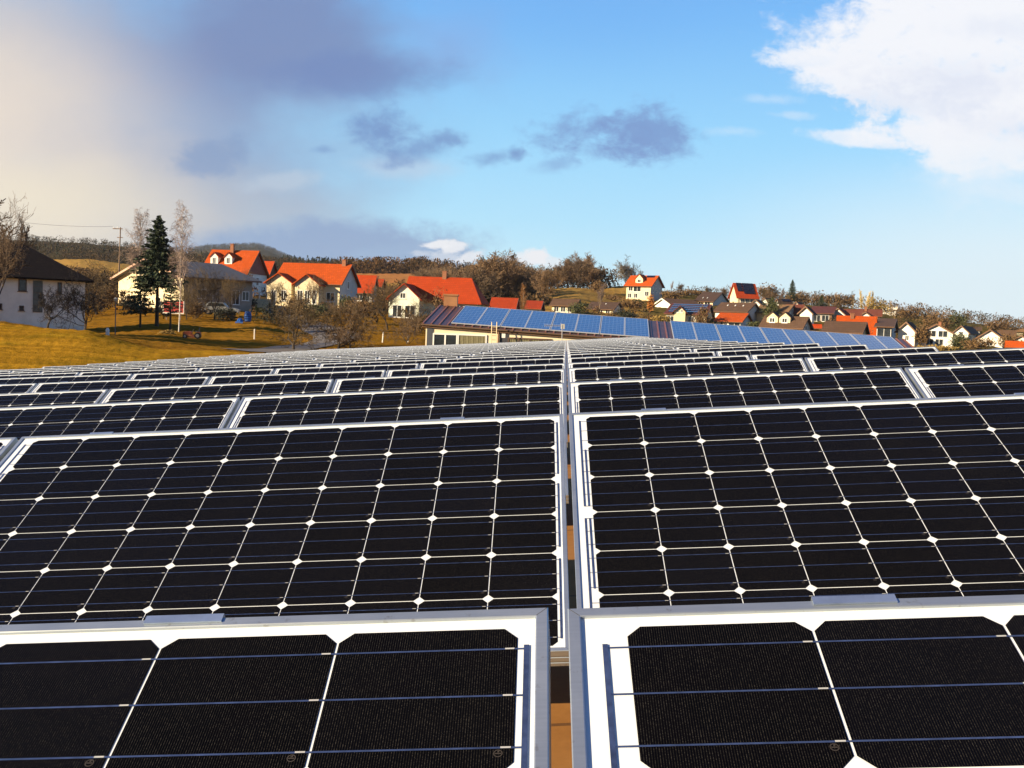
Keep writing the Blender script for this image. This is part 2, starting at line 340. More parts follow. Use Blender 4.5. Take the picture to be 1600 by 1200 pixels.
def make_terrain():
    th = np.concatenate([np.linspace(-math.pi, -0.62, 40)[:-1], np.linspace(-0.62, 0.62, 420), np.linspace(0.62, math.pi, 40)[1:]])
    rr = np.concatenate([np.linspace(1.5, 70, 90), np.geomspace(71, 3200, 160)])
    T, Rr = np.meshgrid(th, rr, indexing='ij')
    X = Rr * np.sin(T); Y = Rr * np.cos(T); Z = ground(X, Y)
    rng = np.random.default_rng(3)
    Z = Z + (rng.random(Z.shape) - 0.5) * np.clip(Rr / 900, 0.01, 1.2)
    nt_, nr = T.shape
    V = np.stack([X, Y, Z], -1).reshape(-1, 3)
    idx = np.arange(nt_ * nr).reshape(nt_, nr)
    Fq = np.stack([idx[:-1, :-1], idx[:-1, 1:], idx[1:, 1:], idx[1:, :-1]], -1).reshape(-1, 4)
    me = bpy.data.meshes.new('ground'); me.from_pydata(V.tolist(), [], Fq.tolist())
    ca = me.color_attributes.new('cover', 'FLOAT_COLOR', 'POINT')
    cols = np.ones((nt_, nr, 4))
    for a in range(nt_):
        px = 800 + FPX * math.tan(max(-1.2, min(1.2, th[a]))) / 1.0
        for b in range(nr):
            cols[a, b, :3] = zone_color(px, rr[b] * max(0.3, math.cos(th[a])) if abs(th[a]) < 1.2 else rr[b], 0)
    ca.data.foreach_set('color', cols.reshape(-1))
    me.polygons.foreach_set('use_smooth', [True] * len(me.polygons))
    m = bpy.data.materials.new('ground_cover'); m.use_nodes = True; nt = m.node_tree; g = G(nt)
    b = nt.nodes['Principled BSDF']; b.inputs['Roughness'].default_value = 0.95; b.inputs['Specular IOR Level'].default_value = 0.0
    at_ = nt.nodes.new('ShaderNodeAttribute'); at_.attribute_name = 'cover'
    tc = nt.nodes.new('ShaderNodeTexCoord'); sep = nt.nodes.new('ShaderNodeSeparateXYZ'); nt.links.new(tc.outputs['Object'], sep.inputs[0])
    o = tc.outputs['Object']
    n1 = g.noise(o, 0.22, 5, 0.6); n2 = g.noise(o, 2.6, 4, 0.7); n3 = g.noise(o, 14, 3, 0.7)
    # mowing swaths running across the slope
    ph = g.m('ADD', g.m('ADD', g.m('MULTIPLY', sep.outputs[0], 0.30), g.m('MULTIPLY', sep.outputs[1], 1.0)), g.m('MULTIPLY', n1, 3.0))
    mp = nt.nodes.new('ShaderNodeMapping'); mp.inputs['Rotation'].default_value = (0, 0, R_(-8)); mp.inputs['Scale'].default_value = (0.035, 0.55, 1.0); nt.links.new(o, mp.inputs[0])
    st = g.noise(mp.outputs[0], 1.6, 6, 0.7)
    wv = g.m('ADD', g.m('MULTIPLY', g.m('SINE', g.m('MULTIPLY', ph, 2 * math.pi / 2.6)), 0.35), g.m('MULTIPLY', g.m('SUBTRACT', st, 0.5), 14.0))
    f = g.m('ADD', g.m('ADD', g.m('MULTIPLY', wv, 0.16), g.m('MULTIPLY', g.m('SUBTRACT', n2, 0.5), 0.9)), g.m('MULTIPLY', g.m('SUBTRACT', n3, 0.5), 1.1))
    k = g.m('MAXIMUM', g.m('ADD', 1.0, f), 0.25)
    c = g.mix(1.0, at_.outputs['Color'], g.xyz(k, k, k), 'MULTIPLY')
    c = g.mix(g.m('MULTIPLY', g.ss(n1, 0.45, 0.75), 0.35), c, g.mix(1.0, c, (0.55, 0.95, 0.8), 'MULTIPLY'))
    nt.links.new(c, b.inputs['Base Color'])
    bp = nt.nodes.new('ShaderNodeBump'); bp.inputs['Strength'].default_value = 0.7; bp.inputs['Distance'].default_value = 0.12
    nt.links.new(g.m('ADD', n2, g.m('MULTIPLY', n3, 0.6)), bp.inputs['Height']); nt.links.new(bp.outputs[0], b.inputs['Normal'])
    me.materials.append(m)
    tag(link('ground', me), None, None, kind='structure')
make_terrain()

def ribbon(name, pts, width, m, lift=0.06, sub=8, kind='structure'):
    P = []
    for i in range(len(pts) - 1):
        for k in range(sub):
            t = k / sub
            p0 = pts[max(i - 1, 0)]; p1 = pts[i]; p2 = pts[i + 1]; p3 = pts[min(i + 2, len(pts) - 1)]
            P.append([0.5 * (2 * p1[j] + (p2[j] - p0[j]) * t + (2 * p0[j] - 5 * p1[j] + 4 * p2[j] - p3[j]) * t * t + (3 * p1[j] - p0[j] - 3 * p2[j] + p3[j]) * t ** 3) for j in range(2)])
    P.append(list(pts[-1])); mb = MB(); rows = []
    for i, p in enumerate(P):
        q = P[min(i + 1, len(P) - 1)]; o = P[max(i - 1, 0)]
        t = Vector((q[0] - o[0], q[1] - o[1])).normalized(); n = Vector((-t.y, t.x))
        rows.append([(p[0] + n.x * s, p[1] + n.y * s, gz(p[0] + n.x * s, p[1] + n.y * s) + lift) for s in np.linspace(-width / 2, width / 2, 5)])
    for a, b in zip(rows, rows[1:]):
        for i in range(4): mb.face((a[i], a[i + 1], b[i + 1], b[i]))
    o = mb.build(name, m, smooth=True); o['kind'] = kind; return o
asphalt = mat('asphalt', (0.13, 0.115, 0.105), 0.9, var=0.25, scale=1.5, spec=0.2)
def gp(px, Y): p = on_ground(px, Y); return (p.x, p.y)
ribbon('road', [gp(420, 150), gp(462, 122), gp(498, 106), gp(522, 95), gp(526, 86), gp(500, 79), gp(462, 73), gp(425, 68), gp(390, 65)], 4.2, asphalt)

# ------------------------------------------------------------------ solar array
MA = Matrix(((0.99503939, 0.05121717, -0.08528431), (-0.05128565, 0.99868306, 0.00138915), (0.08524314, 0.0029916, 0.99635569)))
CX, TILT, PW, PIT = -0.039957, R_(25.330461), 1.6771435, 0.1585
ROWS = {1: (0.86367, -0.26145, 0.0), 2: (2.96107, -0.27095, 0.00665), 3: (5.06736, -0.29598, 0.00661), 4: (7.16585, -0.31157, 0.0063)}
_off = {5: -0.022, 6: -0.024, 7: -0.028, 8: -0.037, 9: -0.043}
NROWS = 23
for r in range(5, NROWS + 1): ROWS[r] = (7.16585 + 2.1007 * (r - 4), -0.31157 - 0.0155 * (r - 4) + _off.get(r, -0.048), 0.005)
PL, PH, MX, MT = 1.660, 0.991, 0.0495, 0.0225
def A2W(x, y, z): return MA @ Vector((x, y, z)) + Vector((0, 0, CZ))

def frame_metal():
    m = bpy.data.materials.new('anodised_aluminium'); m.use_nodes = True; nt = m.node_tree; g = G(nt); b = nt.nodes['Principled BSDF']; b.inputs['Metallic'].default_value = .8
    tc = nt.nodes.new('ShaderNodeTexCoord'); o = tc.outputs['Object']; oi = nt.nodes.new('ShaderNodeObjectInfo')
    mp = nt.nodes.new('ShaderNodeMapping'); mp.inputs['Scale'].default_value = (3, 60, 60); nt.links.new(o, mp.inputs[0])
    n = g.noise(o, 7, 6, .7); brush = g.noise(mp.outputs[0], 6, 3, .6); spots = g.noise(o, 90, 3, .6)
    c = g.ramp(g.m('ADD', g.m('MULTIPLY', n, .6), g.m('MULTIPLY', brush, .4)), [(.3, (.38, .43, .465)), (.7, (.50, .55, .59))])
    c = g.mix(g.m('MULTIPLY', g.ss(spots, .62, .74), .45), c, (.20, .18, .15))
    nt.links.new(g.mix(g.m('MULTIPLY', oi.outputs['Random'], .22), c, (.28, .29, .30)), b.inputs['Base Color'])
    nt.links.new(g.m('ADD', .34, g.m('MULTIPLY', n, .2)), b.inputs['Roughness']); return m
alu = frame_metal()
seam_m = mat('mitre_seam', (0.06, 0.06, 0.06), 0.8, var=0)
alu2 = mat('mill_aluminium', (0.50, 0.47, 0.42), 0.5, 0.6, var=0.15, scale=7)
galv = mat('galvanised_clip', (0.40, 0.48, 0.60), 0.38, 0.8, var=0.15, scale=40)
def cell_mats():
    bs = mat('white_backsheet', (0.62, 0.66, 0.70), 0.45, var=0.03, scale=3, spec=0.35)
    rb = mat('tinned_ribbon', (0.13, 0.18, 0.30), 0.28, 0.8, var=0.35, scale=60)
    tn = mat('ribbon_end_glint', (0.52, 0.52, 0.50), 0.5, 0.3, var=0.1, scale=50)  # bright colour imitates the sun glint on the bent ribbon ends
    mk = mat('cell_marking', (0.035, 0.028, 0.020), 0.5, var=0.0)
    m = bpy.data.materials.new('monocrystalline_cell'); m.use_nodes = True; nt = m.node_tree; g = G(nt)
    b = nt.nodes['Principled BSDF']; b.inputs['Roughness'].default_value = 0.18; b.inputs['Specular IOR Level'].default_value = 0.035
    tc = nt.nodes.new('ShaderNodeTexCoord'); sep = nt.nodes.new('ShaderNodeSeparateXYZ'); nt.links.new(tc.outputs['Object'], sep.inputs[0])
    x = sep.outputs[0]
    fr = g.m('FRACT', g.m('MULTIPLY', g.m('SUBTRACT', x, MX), 1 / 0.00205))
    line = g.m('GREATER_THAN', fr, 0.80)
    sp = g.noise(tc.outputs['Object'], 700, 2, 0.7)
    glint = g.m('ADD', 0.35, g.m('MULTIPLY', g.ss(sp, 0.45, 0.72), 1.6))
    oi = nt.nodes.new('ShaderNodeObjectInfo')
    cx_ = g.m('FLOOR', g.m('DIVIDE', g.m('SUBTRACT', x, MX), PIT)); cy_ = g.m('FLOOR', g.m('DIVIDE', g.m('SUBTRACT', sep.outputs[1], 0.0175), PIT))
    wn = nt.nodes.new('ShaderNodeTexWhiteNoise'); wn.noise_dimensions = '3D'; nt.links.new(g.xyz(cx_, cy_, oi.outputs['Random']), wn.inputs['Vector'])
    base = g.mix(wn.outputs['Value'], (0.0012, 0.0012, 0.0017), (0.0022, 0.0024, 0.0046))
    dust = g.noise(tc.outputs['Object'], 2.2, 6, 0.7)
    base = g.mix(g.m('MULTIPLY', g.ss(dust, 0.45, 0.8), 0.008), base, (0.30, 0.26, 0.2))
    lc = g.mix(1.0, (0.026, 0.024, 0.021), g.xyz(glint, glint, glint), 'MULTIPLY')
    nt.links.new(g.mix(line, base, lc), b.inputs['Base Color'])
    return [bs, m, rb, tn, mk]
CM = cell_mats()

def panel_cells():
    mb = MB()
    mb.face([(0.008, 0.008, 0), (PL - 0.008, 0.008, 0), (PL - 0.008, PH - 0.008, 0), (0.008, PH - 0.008, 0)], 0)
    ch = 0.0118; h = 0.0781; gx = lambda u: MX + u * PIT; gy = lambda v: PH - MT - v * PIT
    for i in range(10):
        for j in range(6):
            cx, cy = gx(i + .5), gy(j + .5)
            mb.face([(cx - h + ch, cy - h, .0005), (cx + h - ch, cy - h, .0005), (cx + h, cy - h + ch, .0005), (cx + h, cy + h - ch, .0005),
                     (cx + h - ch, cy + h, .0005), (cx - h + ch, cy + h, .0005), (cx - h, cy + h - ch, .0005), (cx - h, cy - h + ch, .0005)], 1)
            # printed round mark near the lower right corner
            ox, oy = cx + h - 0.012, cy - h + 0.024 - 0.004
            if i % 2 == 0 or j % 2 == 0:
                rr, r2, n = 0.0036, 0.0028, 14
                for k in range(n):
                    a0, a1 = 2 * math.pi * k / n, 2 * math.pi * (k + 1) / n
                    mb.face([(ox + rr * math.cos(a0), oy + rr * math.sin(a0), .0009), (ox + rr * math.cos(a1), oy + rr * math.sin(a1), .0009),
                             (ox + r2 * math.cos(a1), oy + r2 * math.sin(a1), .0009), (ox + r2 * math.cos(a0), oy + r2 * math.sin(a0), .0009)], 4)
                mb.face([(ox - .0024, oy - .0006, .0009), (ox + .0024, oy - .0006, .0009), (ox + .0024, oy + .0004, .0009), (ox - .0024, oy + .0004, .0009)], 4)
                mb.face([(ox - .0006, oy + .0008, .0009), (ox + .0006, oy + .0008, .0009), (ox + .0014, oy + .0026, .0009), (ox - .0002, oy + .0026, .0009)], 4)
    def strip(x0, x1, y0, y1, z, mi): mb.face([(x0, y0, z), (x1, y0, z), (x1, y1, z), (x0, y1, z)], mi)
    for j in range(6):
        for b in (1 / 6, .5, 5 / 6):
            y = gy(j + b)
            strip(gx(0) - 0.0168, gx(10) + 0.006, y - .00085, y + .00085, .0010, 2)
            for i in range(10): strip(gx(i + 1) - 0.0115, gx(i + 1) - 0.0035, y - .0008, y + .0008, .0014, 3)
    def bus(xc, va, vb): strip(xc - .0023, xc + .0023, gy(vb), gy(va), .0013, 2)
    for va, vb in ((.14, 2.84), (3.16, 5.86)): bus(gx(0) - .0185, va, vb)
    for va, vb in ((1.14, 2.84), (3.16, 4.86)): bus(gx(0) - .0075, va, vb)
    for va, vb in ((.14, 1.86), (2.14, 3.86), (4.14, 5.86)): bus(gx(10) + .0068, va, vb)
    return mb.mesh('cell_sheet', CM, fix=False)

def panel_frame():
    mb = MB()
    lip, top, bot, ch = 0.0112, 0.0032, -0.040, 0.0010
    def ring(inset, z):
        return [Vector((inset, inset, z)), Vector((PL - inset, inset, z)), Vector((PL - inset, PH - inset, z)), Vector((inset, PH - inset, z))]
    prof = [ring(lip, -0.002), ring(lip, top - ch * .5), ring(lip - ch, top), ring(ch, top), ring(0, top - ch), ring(0, -0.012), ring(0.0015, -0.013), ring(0.0015, -0.016), ring(0, -0.017),
            ring(0, -0.027), ring(0.0015, -0.028), ring(0.0015, -0.031), ring(0, -0.032), ring(0, bot), ring(0.028, bot), ring(0.028, bot + .002), ring(0.003, bot + .002), ring(0.003, -0.004), ring(lip, -0.002)]
    for a, b in zip(prof, prof[1:]):
        for i in range(4):
            j = (i + 1) % 4; mb.face((a[j], a[i], b[i], b[j]))
    for sx, sy in ((0, 0), (1, 0), (0, 1), (1, 1)):      # mitred corner joints
        ox, oy = sx * PL, sy * PH; dx, dy = (1 - 2 * sx), (1 - 2 * sy); z = top + .00015; w = .00035
        q = [(ox + dx * (.001 + w), oy + dy * .001), (ox + dx * .001, oy + dy * (.001 + w)), (ox + dx * lip * .92, oy + dy * (lip * .92 + w)), (ox + dx * (lip * .92 + w), oy + dy * lip * .92)]
        q = [(x, y, z) for x, y in q]; mb.face(q if dx * dy < 0 else q[::-1], 1)
    return mb.mesh('frame', [alu, seam_m], fix=False)
def panel_back():
    mb = MB(); mb.face([(0.01, 0.01, -.005), (0.01, PH - .01, -.005), (PL - .01, PH - .01, -.005), (PL - .01, 0.01, -.005)])
    mb.box(PL / 2 - .06, PL / 2 + .06, PH - .17, PH - .06, -.03, -.0055)
    return mb.mesh('backsheet', mat('backsheet_rear', (0.6, 0.6, 0.58), 0.6, var=0.05), fix=False)
def panel_clip():
    mb = MB(); w = 0.036
    mb.box(-w, w, -0.0068, 0.0012, 0.0034, 0.0050); mb.box(-w, w, 0.0012, 0.0030, -0.045, 0.0050)
    return mb.mesh('clip', galv)
def panel_support():
    """triangular stand: sloping rail, rear leg and base rail (in the panel's frame)"""
    mb = MB(); c, s = math.cos(TILT), math.sin(TILT)
    rot = Matrix.Rotation(-TILT, 4, 'X')                       # roof-parallel directions inside the panel frame
    mb.box(-.02, .02, 0.02, PH - .02, -.082, -.041)
    base = rot @ Vector((0, PH * c, 0)); zoff = -.10
    def roofpt(y, z): return Matrix.Rotation(-TILT, 4, 'X') @ Vector((0, y, z))
    M = Matrix.Rotation(-TILT, 4, 'X')
    mb.box(-.02, .02, -.06, PH * c + .06, -.12, -.08, 0, M)
    mb.box(-.02, .02, PH * c - .07, PH * c - .03, -.08, PH * s - .09, 0, M)
    return mb.mesh('support_stand', alu2)

MESH = dict(frame=panel_frame(), cells=panel_cells(), back=panel_back(), clip=panel_clip(), stand=panel_support())
def make_panel():
    root = empty('solar_panel', (0, 0, 0))
    link('frame', MESH['frame'], root); link('cell_sheet', MESH['cells'], root); link('backsheet', MESH['back'], root)
    for x in (0.251, PL - 0.331): link('clip', MESH['clip'], root, Matrix.Translation((x, PH, 0)))
    for x in (0.30, PL - 0.30): link('support_stand', MESH['stand'], root, Matrix.Translation((x, 0, 0)))
    return root
ORD = 'first second third fourth fifth sixth seventh eighth ninth tenth eleventh twelfth thirteenth fourteenth fifteenth sixteenth seventeenth eighteenth nineteenth twentieth twenty-first twenty-second twenty-third'.split()
def panel_matrix(r, k):
    Y, Z, xo = ROWS[r]
    x0 = k * PW - MX - CX + xo
    jit = random.Random(r * 31 + k)
    sl = 0.0
    if r >= 5 and k < 0: sl = -0.007 if r == 5 else -0.009
    # outer lower-left corner of the glass plane
    v = PH - MT
    p = Vector((x0, Y - v * math.cos(TILT), Z - v * math.sin(TILT) + (sl * (k * PW) if k < 0 else 0)))
    Rm = (Matrix.Rotation(-sl, 3, 'Y') @ Matrix.Rotation(TILT + jit.uniform(-.002, .002), 3, 'X'))
    M3 = MA @ Rm
    M = M3.to_4x4(); M.translation = A2W(*p)
    return M
proto = make_panel(); first = True
for r in range(1, NROWS + 1):
    for k in range(-7, 2):
        o = proto if first else copy_tree(proto); first = False
        o.matrix_world = panel_matrix(r, k)
        row = 'nearest row' if r == 1 else f'{ORD[r-1]} row from front'
        pos = ('just left of the centre gap' if k == -1 else 'just right of the centre gap' if k == 0 else
               f'{ORD[-k-1]} left of the centre gap' if k < 0 else f'{ORD[k]} right of the centre gap')
        tag(o, f'dark solar panel in {row}, {pos}', 'solar panel', 'dark tilted solar panels in rows on the flat roof')

# the hall under the array
def hall():
    root = empty('hall_building', (0, 20, gz(-5, 20)), 0, 'low hall whose brown roof carries the rows of dark solar panels', 'hall')
    inv = root.matrix_basis.inverted() if False else Matrix.Translation(-root.location)
    def W(x, y, dz=0.0):
        r = max(0.0, (y - 7.17) / 2.1007)
        z = -0.31157 - 0.0155 * r - 0.425 - 0.135 - (0.045 if y > 8 else 0.045 * max(0, (y - 5) / 3))
        if y > 8 and x < 0: z += -0.009 * x * min(1, (y - 8) / 3)
        return inv @ (A2W(x, y, z + dz))
    mb = MB(); xs = np.linspace(-12.25, 3.75, 17); ys = np.linspace(-3.0, 51.0, 28)
    for i in range(16):
        for j in range(27):
            mb.face((W(xs[i], ys[j]), W(xs[i + 1], ys[j]), W(xs[i + 1], ys[j + 1]), W(xs[i], ys[j + 1])))
    # far slope beyond the ridge
    def Wr(x, y): p = W(3.75, y); q = W(3.75 + x, y); q.z = p.z - 0.09 * x; return q
    for j in range(27): mb.face((Wr(0, ys[j]), Wr(13, ys[j]), Wr(13, ys[j + 1]), Wr(0, ys[j + 1])))
    rm = bpy.data.materials.new('brown_roofing'); rm.use_nodes = True; nt = rm.node_tree; g = G(nt); b = nt.nodes['Principled BSDF']
    b.inputs['Roughness'].default_value = 0.85; b.inputs['Specular IOR Level'].default_value = 0.2
    tc = nt.nodes.new('ShaderNodeTexCoord'); n = g.noise(tc.outputs['Object'], 3.0, 6, 0.65); n2 = g.noise(tc.outputs['Object'], 40, 4, 0.6)
    sep = nt.nodes.new('ShaderNodeSeparateXYZ'); nt.links.new(tc.outputs['Object'], sep.inputs[0])
    seam = g.m('LESS_THAN', g.m('FRACT', g.m('MULTIPLY', sep.outputs[1], 1 / 1.05)), 0.015)
    c = g.ramp(g.m('ADD', g.m('MULTIPLY', n, 0.7), g.m('MULTIPLY', n2, 0.3)), [(0.3, (0.20, 0.085, 0.018)), (0.7, (0.30, 0.14, 0.035))])
    nt.links.new(g.mix(seam, c, (0.11, 0.05, 0.015)), b.inputs['Base Color'])
    mb.build('roof', rm, root, smooth=False)
    mb = MB(); wm = mat('hall_render', (0.55, 0.50, 0.40), 0.9, var=0.1, scale=0.7)
    def wall(pts):
        for a, b_ in zip(pts, pts[1:]): mb.face((a + Vector((0, 0, -.03)), b_ + Vector((0, 0, -.03)), Vector((b_.x, b_.y, -3.5)), Vector((a.x, a.y, -3.5))))
    wall([W(-12.2, y) for y in ys]); wall([Wr(12.9, y) for y in ys])
    wall([W(x, ys[-1] - .05) for x in xs] + [Wr(13, ys[-1] - .05)]); wall([W(x, ys[0] + .05) for x in xs] + [Wr(13, ys[0] + .05)])
    mb.build('wall', wm, root)
hall()

# ------------------------------------------------------------------ materials of the village
white = mat('white_render', (0.76, 0.73, 0.66), 0.9, var=0.14, scale=0.7, spec=0.2)
cream = mat('cream_render', (0.66, 0.56, 0.37), 0.9, var=0.16, scale=0.7, spec=0.2)
greenish = mat('pale_green_render', (0.66, 0.70, 0.58), 0.9, var=0.08, scale=1.0, spec=0.2)
ochre = mat('ochre_render', (0.58, 0.40, 0.22), 0.9, var=0.1, scale=1.0, spec=0.2)
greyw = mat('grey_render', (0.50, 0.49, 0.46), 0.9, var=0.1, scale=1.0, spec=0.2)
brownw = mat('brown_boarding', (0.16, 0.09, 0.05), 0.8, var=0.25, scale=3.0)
WALLS = dict(w=white, c=cream, g=greenish, o=ochre, s=greyw, b=brownw, h=mat('shade_toned_render', (0.30, 0.27, 0.23), 0.9, var=0.2, scale=.8, spec=0.2))  # the dark grey render carries a flank's shade in its colour
ROOFS = dict(o=tilemat('orange_tiles', (0.50, 0.085, 0.014)), r=tilemat('red_tiles', (0.42, 0.055, 0.014)), b=tilemat('brown_tiles', (0.125, 0.075, 0.050)),
             d=tilemat('dark_tiles', (0.085, 0.055, 0.045)), m=tilemat('maroon_tiles', (0.15, 0.05, 0.04)), g=mat('grey_sheet_roof', (0.05, 0.048, 0.052), 0.7, var=0.2, scale=1.0),
             t=tilemat('tan_tiles', (0.22, 0.13, 0.07)), l=mat('pale_sheet_roof', (0.55, 0.55, 0.52), 0.6, var=0.06), k=tilemat('black_brown_tiles', (0.014, 0.010, 0.009)))
framew = mat('white_window_frame', (0.75, 0.75, 0.72), 0.5, var=0.03)
framed = mat('dark_window_frame', (0.10, 0.06, 0.04), 0.6, var=0.1)
glass = mat('window_glass', (0.025, 0.030, 0.035), 0.06, var=0.5, scale=1.3, spec=0.6)
trimw = mat('white_barge_board', (0.70, 0.66, 0.58), 0.7, var=0.08)
trimb = mat('brown_barge_board', (0.14, 0.07, 0.035), 0.7, var=0.15)
brick = mat('chimney_brick', (0.24, 0.10, 0.05), 0.9, var=0.25, scale=8)
pv = mat('blue_black_module', (0.012, 0.014, 0.03), 0.12, var=0.3, scale=4, spec=0.5)
steel = mat('galvanised_steel', (0.45, 0.46, 0.47), 0.45, 0.7, var=0.12)
wood = mat('weathered_timber', (0.20, 0.13, 0.08), 0.85, var=0.3, scale=5)
concrete = mat('concrete', (0.42, 0.40, 0.36), 0.9, var=0.15, scale=2)

def window(parent, P, ux, nrm, w, h, fm=None, bars=1, shutter=False):
    """P centre on the wall, ux horizontal, nrm outward"""
    ux = Vector(ux); nrm = Vector(nrm); uz = Vector((0, 0, 1)); P = Vector(P)
    M = Matrix((( *[ux.x, nrm.x, uz.x], P.x), (ux.y, nrm.y, uz.y, P.y), (ux.z, nrm.z, uz.z, P.z), (0, 0, 0, 1)))
    mb = MB(); t = 0.075
    mb.box(-w/2, -w/2 + t, -.05, .045, -h/2, h/2); mb.box(w/2 - t, w/2, -.05, .045, -h/2, h/2)
    mb.box(-w/2 + t, w/2 - t, -.05, .045, h/2 - t, h/2); mb.box(-w/2 + t, w/2 - t, -.05, .045, -h/2, -h/2 + t)
    for i in range(bars):
        x = -w/2 + w * (i + 1) / (bars + 1); mb.box(x - .03, x + .03, -.04, .04, -h/2 + t, h/2 - t)
    mb.box(-w/2 - .08, w/2 + .08, -.05, .11, -h/2 - .05, -h/2 - .002)
    fr = mb.build('window', fm or framew, parent, M=M)
    mb = MB(); mb.box(-w/2 + t - .01, w/2 - t + .01, -.04, .012, -h/2 + t - .01, h/2 - t + .01); mb.build('pane', glass, fr)
    return fr

def gable_roof(mb, x0, x1, y0, y1, zE, rise, ov=0.45, th=0.16, hip0=0.0, hip1=0.0):
    """two sloping slabs with ridge along x; hipK pulls the ridge end in"""
    ym = (y0 + y1) / 2; s = rise / (ym - y0)
    X0, X1, Y0, Y1 = x0 - ov, x1 + ov, y0 - ov, y1 + ov
    ze = zE - ov * s; zr = zE + rise
    A = [Vector((X0, Y0, ze)), Vector((X1, Y0, ze)), Vector((X1, Y1, ze)), Vector((X0, Y1, ze))]
    r0 = Vector((X0 + (hip0 + ov if hip0 else 0), ym, zr)); r1 = Vector((X1 - (hip1 + ov if hip1 else 0), ym, zr))
    up = Vector((0, 0, th))
    faces = [(A[0], A[1], r1, r0), (A[2], A[3], r0, r1)]
    if hip0: faces.append((A[3], A[0], r0))
    if hip1: faces.append((A[1], A[2], r1))
    for f in faces: mb.face([p + up for p in f])
    for f in faces: mb.face([p for p in reversed(f)])
    rim = [A[0], A[1]] + ([] if hip1 else [r1]) + [A[2], A[3]] + ([] if hip0 else [r0])
    for a, b in zip(rim, rim[1:] + rim[:1]): mb.face((a, b, b + up, a + up))

def wall_mesh(mb, x0, x1, y0, y1, z0, zE, rise, hip0=False, hip1=False):
    ym = (y0 + y1) / 2
    mb.face(((x0, y0, z0), (x1, y0, z0), (x1, y0, zE), (x0, y0, zE))); mb.face(((x1, y1, z0), (x0, y1, z0), (x0, y1, zE), (x1, y1, zE)))
    mb.face(((x0, y1, z0), (x0, y0, z0), (x0, y0, zE)) + (() if hip0 else ((x0, ym, zE + rise),)) + ((x0, y1, zE),))
    mb.face(((x1, y0, z0), (x1, y1, z0), (x1, y1, zE)) + (() if hip1 else ((x1, ym, zE + rise),)) + ((x1, y0, zE),))

def solve_len(C, d, px):
    """length along horizontal direction d from C until the photo column px"""
    lo, hi = 0.0, 60.0
    def col(t):
        p = C + d * t; v = np.array([p.x, p.y, p.z - CZ]); return 800 + FPX * (v @ _R) / (v @ _F)
    s = 1 if col(1.0) > col(0) else -1
    for _ in range(50):
        m = (lo + hi) / 2
        if (col(m) - px) * s < 0: lo = m
        else: hi = m
    return (lo + hi) / 2

